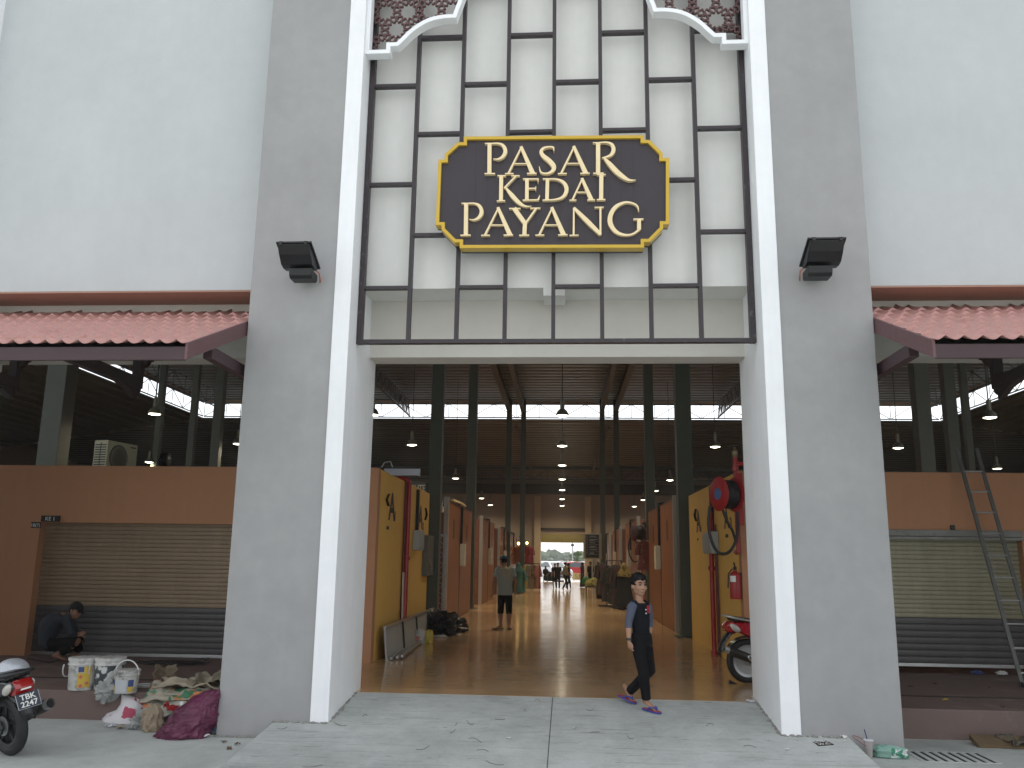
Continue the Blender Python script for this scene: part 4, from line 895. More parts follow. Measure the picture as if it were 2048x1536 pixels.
for k,(o_,lab) in enumerate(((.10,'nearest'),(.17,'middle'),(.23,'outermost'))):
    solo('metal_profile',MB().bar((a0.x+o_-.03,ya+.05+.1*k,.03+.01*k),(a1.x+o_+.02,yb-.2-.15*k,.03),.04,.035),ALU,'long aluminium profile on the floor along the leaning panel, %s of three'%lab,'metal profile',group='aluminium profiles beside the panel')
def pail(px,pyt,pyb,dpx,y,mt,lab,name='paint_pail',handle=None,label=None,base_z=None,lid=None,hm=None):
    b_=P(px,pyb,Y=y); zb=b_.z if base_z is None else base_z; a=P(px,pyt,Y=y); h=a.z-zb; r=abs(P(px+dpx/2,pyb,Y=y).x-P(px-dpx/2,pyb,Y=y).x)/2; c=(b_.x,y,zb)
    t=thing(name,lab,'bucket',c)
    part('body',MB().lathe([(.001,0),(r*.88,0),(r*.90,.01),(r*.99,h*.80),(r*1.0,h*.97),(r*1.02,h),(r*.97,h),(r*.94,h*.9),(r*.86,.03),(.001,.025)],c,36),mt,t,smooth=40)
    part('rim',MB().lathe([(r*.985,h*.77),(r*1.07,h*.78),(r*1.07,h*.82),(r*1.0,h*.83),(r*1.0,h*.90),(r*1.06,h*.91),(r*1.07,h*1.005),(r*.97,h*1.01)],c,36),hm or mt,t,smooth=30)
    mb=MB(); pts=[]
    for k in range(15):
        an=pi*k/14
        if handle=='up': pts.append((c[0]+r*1.05*math.cos(an),c[1]-r*.1,zb+h*.80+r*1.15*math.sin(an)))
        else: pts.append((c[0]-r*1.05*(1 if k==0 else 1)*(math.cos(an*.0+R(20))-.02)+(.0),c[1]-r*1.05*math.cos(an),zb+h*.80-r*.75*math.sin(an)-.0))
    if handle!='up': pts=[(c[0]-r*1.0-r*.22*math.sin(pi*k/14),c[1]-r*.85*math.cos(pi*k/14),zb+h*.80-h*.42*math.sin(pi*k/14)) for k in range(15)]
    mb.tube(pts,.008,6); part('handle',mb,mat('handle_white',(.62,.62,.60),.5),t)
    if label:
        for (t0,t1,z0,z1,m_) in label:
            n=10; vs=[]
            for zz in (z0,z1):
                for k in range(n+1):
                    an=R(lerp(t0,t1,k/n)); rr_=r*lerp(.90,.99,zz/.8)+.0015; vs.append((c[0]+rr_*math.sin(an),c[1]-rr_*math.cos(an),zb+h*zz))
            if m_ is LO: q=[V(*p)+(V(*p)-V(c[0],c[1],V(*p).z))*.02 for p in vs]; ce=(q[n//2]+q[n+1+n//2])/2; ce=ce+(ce-V(c[0],c[1],ce.z))*.01; part('paper_label',MB().add([q[n//2],(q[n+1+n]+q[n])/2,q[n+1+n//2],(q[0]+q[n+1])/2,ce],[(0,1,4),(1,2,4),(2,3,4),(3,0,4)]),m_,t); continue
            part('paper_label',MB().add(vs,[(k,k+1,n+2+k,n+1+k) for k in range(n)]),m_,t)
    return t
PWH=mat('pail_white',(.55,.55,.52),.55,var=.2,vs=7,dirt=((.10,.095,.09),9,.13)); PBK=cloth_mat('pail_splashed',(.045,.05,.058),(.55,.56,.55),11,.50,.5)
LB=mat('label_blue',(.05,.08,.22),.5); LYL=mat('label_yellow',(.60,.42,.06),.5); LO=mat('label_orange',(.55,.16,.10),.5); LW=mat('label_pale',(.50,.52,.55),.5)
FRM[0]=DEL
a=P(838,1286,Z=0); pail(838,1259,1286,26,a.y,PWH,'white bucket standing in front of the leaning panel beside the yellow bag','white_bucket',label=[(-30,20,.2,.6,LO),(20,50,.1,.62,LW)],base_z=0)
a=P(857,1286,Z=0); solo('yellow_bag',blob(MB(),(a.x,a.y,.085),(.09,.08,.15),3,.35),mat('bag_yellow',(.50,.42,.06),.4),'small yellow plastic bag beside the white bucket','bag',smooth=50)
GB=mat('bin_bag_black',(.012,.012,.013),.28,var=.2,vs=12,bump=.5,bs=26)
for px,py,r,lab,sd in ((868,1273,(.42,.36,.30),'black rubbish bag slumped against the green column on the left',1),(888,1266,(.40,.30,.24),'second black rubbish bag nearer the man in shorts',2)):
    a=P(px,py,Z=0); solo('rubbish_bag',blob(MB(),(a.x,a.y+.2,r[2]*.55),r,sd,.5,2.6,40,26),GB,lab,'rubbish bag',group='black rubbish bags')
a=P(890,1275,Z=0); solo('paper_scrap',blob(MB(),(a.x-.1,a.y,.02),(.16,.08,.03),6,.5),mat('scrap_white',(.55,.53,.48),.7),'white scrap under the black rubbish bags','scrap')
# ----------------------------------------------------------------- on the shop roof: air conditioners
def aircon(loc,rz,label,hh=.56):
    t=thing('air_conditioner',label,'air conditioner',loc,rz,local=True); w,d=.80,.30; CRM=mat('ac_cream',(.62,.60,.40),.5,var=.05)
    part('case',MB().box(-w/2,w/2,-d/2,d/2,0,hh),CRM,t,bevel=.012)
    mb=MB()
    for k in range(7): mb.lathe([(.03+.03*k-.004,-d/2-.012),(.03+.03*k+.004,-d/2-.012),(.03+.03*k+.004,-d/2-.004),(.03+.03*k-.004,-d/2-.004)],(-.10,0,hh*.5),30,'y')
    for k in range(12): mb.bar((-.10,-d/2-.008,hh*.5),(-.10+.22*math.cos(pi*k/6),-d/2-.008,hh*.5+.22*math.sin(pi*k/6)),.006,.006)
    part('fan_grille',mb,mat('ac_grille',(.40,.39,.30),.5),t)
    part('fan_recess',MB().lathe([(.001,-d/2-.001),(.225,-d/2-.001),(.235,-d/2-.010),(.245,-d/2-.001)],(-.10,0,hh*.5),36,'y'),mat('ac_dark',(.20,.20,.15),.6),t,smooth=30)
    mb=MB()
    for k in range(11): mb.box(-w/2-.008,-w/2-.001,-d/2+.03,d/2-.03,.05+k*(hh-.1)/11,.05+k*(hh-.1)/11+.022)
    mb.box(-w/2-.010,-w/2-.001,-.006,.006,.04,hh-.04); part('side_grille',mb,mat('ac_dark2',(.10,.11,.09),.6),t)
    part('logo',MB().box(.20,.34,-d/2-.003,-d/2-.0005,hh-.075,hh-.055),LETTER,t); return t
a=P(232,905,Y=15.6); aircon((a.x,15.6,3.0),R(78),'cream air conditioner unit with a round fan grille above the left orange shop wall',.60)
a=P(376,930,Y=16.5); aircon((a.x,16.5,2.62),R(40),'second cream air conditioner barely showing above the left orange wall',.56)
a=P(328,918,Y=16.2); mb=MB()
for k in range(4): mb.lathe([(.14,0),(.165,.02),(.14,.04)],(a.x-.04+k*.03,16.2,a.z-.04),24,'x')
solo('cable_coil',mb,PLBLK,'dark round coil of cable standing between the two air conditioners','cable coil',smooth=40)
# ----------------------------------------------------------------- left foreground on the platform (facade frame)
FRM[0]=0
PZ=.006
def onp(px,py): return P(px,py,Z=PZ)
a=onp(163,1378); yA=a.y
pail(163,1314,1378,54,yA,PWH,'tall dirty white paint pail with a coloured label, leftmost of the three pails','paint_pail',label=[(10,32,.58,.74,LB),(32,62,.56,.75,LYL),(8,60,.10,.55,LYL),(12,30,.36,.50,LO),(36,56,.16,.30,LO),(12,34,.08,.22,LO)],base_z=PZ)
a=onp(215,1380); pail(215,1314,1380,54,a.y+.03,PBK,'black paint pail splashed with white paint between the two white pails','paint_pail',base_z=PZ,hm=PWH)
a=onp(251,1383); pail(251,1339,1383,46,a.y-.06,PWH,'small white paint pail with its handle standing up, rightmost of the three','paint_pail',handle='up',label=[(-65,-40,.34,.62,LB),(-65,-40,.06,.33,LYL),(35,62,.30,.6,LB),(35,62,.06,.3,LYL),(-36,30,.06,.6,LW)],base_z=PZ)
a=onp(295,1374); mb=MB().tube([(a.x+.14*math.cos(2*pi*k/28),a.y+.10*math.sin(2*pi*k/28),PZ+.012) for k in range(28)],.010,6,closed=True); mb.tube([(a.x+.02+.14*math.cos(2*pi*k/28),a.y-.03+.09*math.sin(2*pi*k/28),PZ+.03) for k in range(28)],.007,6,closed=True)
solo('lid_ring',mb,mat('ring_white',(.60,.60,.58),.5),'white plastic lid ring lying on the platform right of the small pail','ring')
PLG=mat('clear_grey_plastic',(.30,.31,.30),.3,var=.2,vs=12,bump=.4,bs=30)
a=P(214,1378,Y=10.03); solo('plastic_bag',blob(MB(),(a.x,10.02,a.z-.02),(.13,.07,.11),8,.6,2.2,flat=False),PLG,'crumpled grey plastic bag over the platform edge below the black pail','bag')
# cable tangle on the platform
cb=mat('cable_dark',(.02,.018,.018),.6)
a=onp(350,1328); mb=MB(); pts=[]
for k in range(150):
    an=k*.33; q=1+.25*math.sin(k*.7); pts.append((a.x+.36*q*math.cos(an)+.1*math.sin(k*.11),a.y+.17*q*math.sin(an)-.05,PZ+.012+.02*abs(math.sin(k*1.3))))
mb.tube(pts,.007,5)
solo('cable_tangle',mb,cb,'tangle of dark cable lying in front of the left shutter','cable')
for nm,pl,lab in (('l',[(55,1318),(100,1326),(130,1318),(170,1330),(240,1322),(300,1330),(330,1326)],'thin dark cable trailing across the platform behind the paint pails'),('r',[(380,1326),(405,1318),(412,1322),(424,1308),(436,1312)],'short end of dark cable rising towards the pillar')):
    solo('loose_cable',MB().tube(sm3([onp(x,y)+V(0,0,.01) for x,y in pl]),.007,5),cb,lab,'cable')
# drain gratings
def grate(pts,label,n):
    (x0,y0),(x1,y1)=pts; mb=MB()
    t=thing('drain_grating',label,'drain',((x0+x1)/2,(y0+y1)/2,GZ)); part('pit',MB().add([(x0,y0,GZ+.002),(x1,y0,GZ+.002),(x1,y1,GZ+.002),(x0,y1,GZ+.002)],[(0,1,2,3)]),mat('pit_dark',(.03,.03,.03),.9),t)
    for k in range(n+1):
        x=lerp(x0,x1,k/n); mb.box(x-.022,x+.022,y0,y1,GZ+.001,GZ+.008)
    mb.box(x0,x1,y0-.02,y0,GZ+.001,GZ+.0075).box(x0,x1,y1,y1+.02,GZ+.001,GZ+.0075); part('bars',mb,CONC2,t)
a=P(320,1468,Z=GZ); b_=P(432,1440,Z=GZ); grate(((a.x,9.35),(-3.80,9.95)),'concrete drain grating under the purple rubbish bag',14)
a=P(1822,1504,Z=GZ); b_=P(1915,1490,Z=GZ); grate(((3.40,9.15),(4.12,9.60)),'concrete drain grating in the ground right of the right pillar',8)
# rubbish heap
def crumple(c,w,d,rot,seed,amp=.06,nu=18,nv=14,tilt=(0,0),curl=0):
    M_=Matrix.Rotation(rot,3,'Z')@Matrix.Rotation(tilt[0],3,'X')@Matrix.Rotation(tilt[1],3,'Y')
    def f(u,v):
        p=V((u-.5)*w,(v-.5)*d,0); n=mn.noise(V(u*3+seed,v*3,seed*2.3))*amp+abs(mn.noise(V(u*7,v*7+seed,seed)))*amp*.7; p.z=n+curl*((u-.5)**2)*4; p.x+=mn.noise(V(v*4,seed,2))*amp; p.y+=mn.noise(V(u*4,seed,5))*amp
        return Vector(c)+M_@p
    return MB().grid(f,nu,nv)
def sack(name,c,w,d,rot,seed,mt,label,cat,**k):
    o=solo(name,crumple(c,w,d,rot,seed,**k),mt,label,cat,smooth=40); o.modifiers.new('S','SOLIDIFY').thickness=.012; return o
TAN1=mat('paper_tan',(.36,.31,.23),.8,var=.2,vs=5); 
def stripes(name,base,cols,scale):
    m,nt,b=nodes(name); vec=coord(nt); n=noise(nt,vec,scale,2,.4,.3); c=base
    for k,cc in enumerate(cols): 
        n=noise(nt,coord(nt,(1+k*.2,1.6,1)),scale*(1+.3*k),2,.4,.4); c=mix(nt,ramp(nt,n,[(.57+.02*k,0),(.59+.02*k,1)]),c,cc)
    nt.links.new(c,b.inputs['Base Color']); b.inputs['Roughness'].default_value=.6; return m
SK1=stripes('sack_orange_green',(.36,.33,.26),[(.55,.20,.07),(.05,.20,.11)],4.5); SK2=stripes('sack_green_white',(.42,.40,.34),[(.06,.28,.17),(.50,.16,.06)],5); RICE=stripes('rice_sack_print',(.62,.60,.62),[(.40,.05,.10)],5.0)
a=onp(365,1384); base=V(a.x,10.06,0)
sack('cement_sack',(base.x+.05,10.30,.06),.78,.46,.1,1,TAN1,'flattened brown paper sack on top of the rubbish heap at the left pillar','paper sack',amp=.09)
sack('cement_sack',(base.x-.02,10.02,.02),.72,.40,.05,2,SK1,'flattened cement sack with orange and green print hanging over the platform edge','paper sack',amp=.07,tilt=(R(20),0))
sack('cement_sack',(base.x+.05,9.86,-.08),.70,.34,-.05,3,SK2,'lower cement sack with green and orange edge under the printed one','paper sack',amp=.06,tilt=(R(35),0))
sack('cement_sack',(base.x+.34,10.36,.12),.56,.42,.3,4,mat('paper_dark',(.24,.21,.15),.8,var=.25),'dull brown crumpled sack at the back of the rubbish heap by the pillar','paper sack',amp=.12)
a=onp(355,1362); sack('cardboard_piece',(a.x,10.62,.13),.24,.20,.4,6,mat('cardboard',(.17,.13,.085),.8),'folded brown cardboard flap standing up at the back of the rubbish heap','cardboard',amp=.03,tilt=(R(60),0),curl=.08)
# rice sack standing and spreading on the ground
FZ=GZ+.005
def gp(px,py): return P(px,py,Z=FZ)
def pxloft(rows,y,dep,bulge=.5,seed=0,n=20,wr=.12,fold=0):
    """closed soft body: rows of (y pixel, x left, x right, depth factor) at distance y"""
    rings=[]
    if fold or wr>.2:
        R2=[]
        for a_,b_ in zip(rows,rows[1:]): R2+=[tuple(lerp(p,q,t) for p,q in zip(a_,b_)) for t in (0,.33,.66)]
        rows=R2+[rows[-1]]
    for (py,xl,xr,df) in rows:
        a=P(xl,py,Y=y); b_=P(xr,py,Y=y); c=(a+b_)/2; hw=(b_-a).length/2; rg=[]
        for k in range(n):
            an=2*pi*k/n; q=1+wr*mn.noise(V(math.cos(an)*2+seed,math.sin(an)*2,py*.06+seed))+(fold+max(0,wr-.2)*1.5)*(abs(mn.noise(V(math.cos(an)*5+py*.02,math.sin(an)*5+seed,py*.10)))*2-.6)
            rg.append(V(c.x+hw*q*math.cos(an),y+dep*df*q*math.sin(an),max(FZ-.003,c.z+.025*mn.noise(V(an*2,py*.1,seed)))))
        rings.append(rg)
    return MB().loft(rings)
y=gp(255,1443).y+.05
mb=pxloft([(1445,208,300,1.2),(1438,206,296,1.2),(1428,216,298,1.0),(1420,236,298,.8),(1408,241,294,.6),(1398,243,275,.4),(1388,244,258,.3)],y,.16,seed=2)
o=solo('rice_sack',mb,RICE,'slumped white rice sack with red print leaning at the platform edge','rice sack',smooth=50)
y=gp(305,1462).y+.05
mb=pxloft([(1466,292,322,1),(1455,286,326,1.1),(1440,284,325,1),(1425,288,324,.8),(1414,296,320,.5),(1408,300,312,.3)],y,.12,seed=5,wr=.30,n=44)
solo('paper_bag',mb,mat('bag_brown',(.30,.24,.17),.8,var=.2,vs=6,bump=.4,bs=20),'crumpled brown paper bag between the rice sack and the purple bag','paper bag',smooth=35)
a=gp(276,1455); solo('plastic_scrap',blob(MB(),(a.x,a.y+.05,FZ+.05),(.10,.07,.10),12,.6,2.5),PLG,'crumpled clear plastic beside the brown paper bag','plastic scrap')
# purple bag with creases
PUR=None
m,nt,b=nodes('purple_plastic'); vec=coord(nt); n1=noise(nt,vec,2.2,4,.6,.6); nt.links.new(mix(nt,ramp(nt,n1,[(.35,0),(.65,1)]),(.085,.012,.04),(.15,.025,.075)),b.inputs['Base Color']); b.inputs['Roughness'].default_value=.33
nt.links.new(bumpn(nt,noise(nt,coord(nt,(1.2,1.2,3.5)),5,5,.6,1.5),.8,.03),b.inputs['Normal']); PUR=m
y=gp(380,1478).y+.02
rows=[(1479,322,404,.9),(1472,314,418,1.1),(1462,318,426,1.2),(1448,330,432,1.2),(1432,345,436,1.1),(1416,360,437,.95),(1400,378,438,.75),(1388,400,440,.45),(1380,418,441,.2)]
mb=pxloft(rows,y+.18,.24,seed=9,n=72,wr=.16,fold=.11); solo('purple_bag',mb,PUR,'large shiny purple plastic rubbish bag leaning against the left pillar','rubbish bag',smooth=60)
a=gp(360,1440); t=thing('red_scrap','red plastic scrap poking out behind the purple bag','scrap',(a.x-.05,9.75,FZ)); part('strip',crumple((P(343,1415,Y=9.72).x,9.72,P(343,1415,Y=9.72).z),.18,.06,-.5,4,amp=.03,tilt=(R(60),R(30))),RED,t)
a=gp(427,1470); t=thing('plastic_bottle','clear plastic bottle lying at the foot of the left pillar','bottle',(a.x,a.y,FZ)); part('body',MB().lathe([(.001,0),(.032,.005),(.034,.05),(.030,.08),(.034,.12),(.030,.17),(.012,.20),(.012,.215)],(a.x-.02,a.y+.06,FZ+.036),16,'y'),mat('bottle_clear',(.35,.42,.46),.12,spec=.8),t,smooth=40); part('cap',MB().lathe([(.001,-.012),(.014,-.012),(.014,0)],(a.x-.02,a.y+.06,FZ+.036),12,'y'),mat('cap_blue',(.1,.2,.4),.4),t)
WSC=mat('scrap_white2',(.62,.62,.60),.7)
for k,(px,py,w) in enumerate(((398,1474,.20),(222,1453,.10),(240,1456,.16),(265,1458,.12))): a=gp(px,py); solo('litter_scrap',crumple((a.x,a.y,FZ+.012),w,.07,k,k+3,amp=.03,nu=8,nv=6),[WSC,LW,TAN1,PLG][k],['white crumpled paper scrap in front of the purple bag','small pale scrap left of the rubbish heap','brown paper shreds in front of the rice sack','grey plastic shreds in front of the brown paper bag'][k],'litter')
a=P(323,1408,Y=9.85); solo('bottle_cap',MB().lathe([(.001,0),(.022,0),(.022,.012),(.001,.014)],P(363,1407,Y=9.5),16,'y'),TXTW,'round white cap on the rubbish heap above the purple bag','cap')
# dead leaves and stains near the pillar foot
LEAF=mat('dead_leaf',(.10,.055,.03),.8)
def leaf(px,py,z,s,k,lab,fn=None):
    c=fn(px,py) if fn else P(px,py,Z=z); solo('dead_leaf',crumple((c.x,c.y,c.z+.008),s,s*.5,k*1.3,k,amp=.02,nu=6,nv=5),LEAF,lab,'leaf',group='dead leaves')
for k,(px,py) in enumerate(((448,1485),(475,1489),(458,1498))): leaf(px,py,FZ,.06,k,'dead brown leaf on the ground at the foot of the left pillar')
for k,(px,py) in enumerate(((1870,1368),(1978,1377),(1820,1374),(2005,1415))): leaf(px,py,PZ,.06,k+5,'dead dark leaf on the platform in front of the right shutter')
a=onp(1890,1401); solo('yellow_scrap',crumple((a.x,a.y,PZ+.01),.07,.05,.4,3,amp=.02,nu=6,nv=5),LYL,'small yellow scrap on the right platform','scrap')
# twigs on the ramp
TW=mat('twig_dark',(.075,.065,.05),.8); rnd=random.Random(4)
tw=[(565,1459,20,.3),(680,1452,30,-.5),(912,1450,14,1.2),(905,1466,16,.8),(940,1450,22,-.9),(1000,1440,20,0),(950,1478,30,-.6),(965,1500,24,-.2),(1050,1420,8,-1),(1260,1478,18,-.8),(1190,1465,18,.1),(625,1535,40,.2),(990,1530,40,-.4),(845,1500,30,.5),(1180,1422,14,.1),(1420,1448,16,.2),(1500,1492,26,-.3),(730,1430,10,.4),(1075,1400,12,0)]
for px,py,l,an in tw:
    pts=[]; cv=rnd.uniform(-1.3,1.3)
    for k in range(6):
        s=(k/5-.5)*l; pts.append(PR(px+s*math.cos(an),py-s*math.sin(an)*.5+cv*8*((k/5-.5)**2)*4*.5)+V(0,0,.006))
    solo('twig',MB().tube(pts,.0018,5),TW,'thin dry curved twig lying on the concrete ramp','twig',group='dry twigs on the ramp')
for px,py,s in ((1018,1478,.05),(1150,1457,.035),(1455,1420,.05),(1575,1500,.06),(890,1455,.04)):
    c=PR(px,py); solo('litter_scrap',crumple((c.x,c.y,c.z+.008),s,s*.5,px,px*.1,amp=.012,nu=5,nv=4),WSC,'tiny pale paper scrap lying on the concrete ramp','litter',group='tiny scraps on the ramp')
for px,py,lab,m_ in ((1502,1405,'pale blue scrap by the foot of the right white jamb',LW),(1510,1398,'white scrap tucked against the right white jamb',WSC),(1686,1475,'white tissue scrap at the upper right corner of the ramp',WSC)):
    c=PR(px,py); solo('litter_scrap',crumple((c.x,c.y,c.z+.012),.09,.05,px,px*.1,amp=.03,nu=6,nv=5),m_,lab,'litter')
# black plate lying on the ramp
cs=[PR(1626,1484),PR(1651,1481.5),PR(1668,1490),PR(1637,1492.5)]; cs=[c+V(0,0,.006) for c in cs]
t=thing('floor_plate','small black plate with worn white letters lying on the right of the ramp','plate',tuple(sum(cs,V(0,0,0))/4)); mb=MB(); mb.add(cs+[c-V(0,0,.008) for c in cs],[(0,1,2,3),(4,5,6,7),(0,1,5,4),(1,2,6,5),(2,3,7,6),(3,0,4,7)]); part('panel',mb,LETTER,t)
xd=(cs[1]-cs[0]); ud=(cs[0]-cs[3]); ctr=sum(cs,V(0,0,0))/4
for s_,o_ in (('LOBO',.012),('W.C.',-.062)): part('lettering',textmb(s_,.062,ctr+ud.normalized()*o_+V(0,0,.005),xd,ud,.002,1.0),TXTW,t)
# cup, packet and cord by the right pillar
a=gp(1733,1511); c=(a.x,min(a.y,9.24),FZ)
t=thing('drink_cup','clear plastic cup of brown drink with a blue straw beside the ramp','cup',c)
part('cup_wall',MB().lathe([(.028,0),(.036,.075),(.046,.155),(.0475,.16),(.044,.16),(.034,.075),(.026,.004)],c,24),mat('cup_plastic',(.55,.50,.50),.2,alpha=.55,spec=.7),t,smooth=40)
part('drink',MB().lathe([(.001,.003),(.026,.003),(.033,.07),(.001,.07)],c,20),mat('drink_brown',(.30,.20,.08),.2),t,smooth=40); part('lid',MB().lathe([(.049,.158),(.049,.168),(.001,.172)],c,24),mat('lid_clear',(.6,.62,.64),.25),t)
part('straw',MB().tube([(c[0]+.018,c[1],.03+FZ),(c[0]-.012,c[1],.17+FZ),(c[0]-.032,c[1],.26+FZ)],.005,8),mat('straw_blue',(.01,.025,.16),.35),t)
part('cord',MB().tube(sm3([(c[0]-.01,c[1],FZ+.15),(c[0]-.11,c[1]+.02,FZ+.19),(c[0]-.14,c[1]+.03,FZ+.185),(c[0]-.08,c[1],FZ+.14),(c[0]-.03,c[1]-.03,FZ+.11)]),.004,5),mat('cord_red',(.25,.08,.07),.5),t)
a=gp(1752,1506); solo('green_packet',blob(MB(),(a.x+.06,9.27,FZ+.04),(.17,.06,.07),15,.35,2.0,flat=True,M=Matrix.Rotation(-.25,3,'Z')),stripes('packet_green',(.20,.36,.30),[(.55,.60,.58),(.04,.20,.12)],9),'crumpled green and white plastic packet behind the drink cup','packet',smooth=60)
# plank at the right platform
a=P(1905,1472,Z=FZ); t=solo('timber_plank',MB().obox((5.5,9.98,FZ+.03),(1.25,-.02,0),(0,.11,.035),(0,-.01,.025)),mat('old_timber',(.14,.095,.05),.85,var=.3,vs=3),'weathered brown plank lying along the foot of the right platform','plank',bevel=.006)
sack('cement_sack',(4.75,10.0,FZ+.06),.4,.3,.3,8,mat('sack_dark',(.10,.085,.065),.9),'dark torn sack on the end of the plank by the right platform','paper sack',amp=.06)
for px,py,c_,lab in ((1960,1341,LB,'blue rag just under the raised right shutter'),(2010,1343,WSC,'white rag just under the raised right shutter')): a=P(px,py,Y=13.4); solo('floor_rag',blob(MB(),(a.x,13.5,PZ+.03),(.08,.05,.03),px,.5),c_,lab,'rag')
# ladder
ft=P(2046,1374,Z=PZ); tp=P(1921,925,Y=13.26); ft2=P(2080,1345,Z=PZ)
wv=P(1961,925,Y=13.26).x-tp.x
t=thing('ladder','tall aluminium ladder leaning on the right orange shop wall above the shutter','ladder',tuple(ft)); LAD=mat('ladder_alu',(.13,.135,.125),.5,metal=.4,var=.2,vs=6)
ex=tp+(tp-ft)*.075
for o_ in (0,wv): part('rail',MB().bar(ft+V(o_,0,0),ex+V(o_,0,0),.026,.055,up=(1,0,0)),LAD,t,bevel=.004); part('rubber_foot',MB().bar(ft+V(o_,0,0),ft+V(o_,0,.06),.05,.09),RUBBER,t)
n=10
for k in range(n): q=ft.lerp(tp,(k+.55)/n); part('rung',MB().tube([q+V(0,0,0),q+V(wv,0,0)],.014,8),ALU,t,smooth=40)

# crumbled mortar along the foot of the jambs and pillars
mb=MB(); rnd=random.Random(21)
for k in range(150):
    e=rnd.choice((0,1,2,3)); f=rnd.random()
    if e==0: x,y=XL+rnd.uniform(0,.02),lerp(9.36,10.45,f)
    elif e==1: x,y=XR-rnd.uniform(0,.02),lerp(9.36,10.45,f)
    elif e==2: x,y=lerp(c1.x,XL,f),9.345-rnd.uniform(0,.03)
    else: x,y=lerp(XR,c2.x,f),9.345-rnd.uniform(0,.03)
    r=rnd.uniform(.005,.016); blob(mb,(x,y,rz(y)+r*.3),(r*1.6,r*1.3,r*.7),k,.5,2.5,8,6,False)
for k in range(70):
    x,y=(rnd.uniform(-3.74,-3.28),9.36-rnd.uniform(0,.03)) if k<40 else (rnd.uniform(2.95,3.31),9.36-rnd.uniform(0,.03))
    r=rnd.uniform(.006,.018); blob(mb,(x,y,GZ+r*.3),(r*1.8,r*1.3,r*.6),k,.5,2.5,8,6,False)
solo('mortar_crumbs',mb,mat('mortar',(.27,.27,.25),.9,var=.3,vs=20),None,None,kind='stuff')
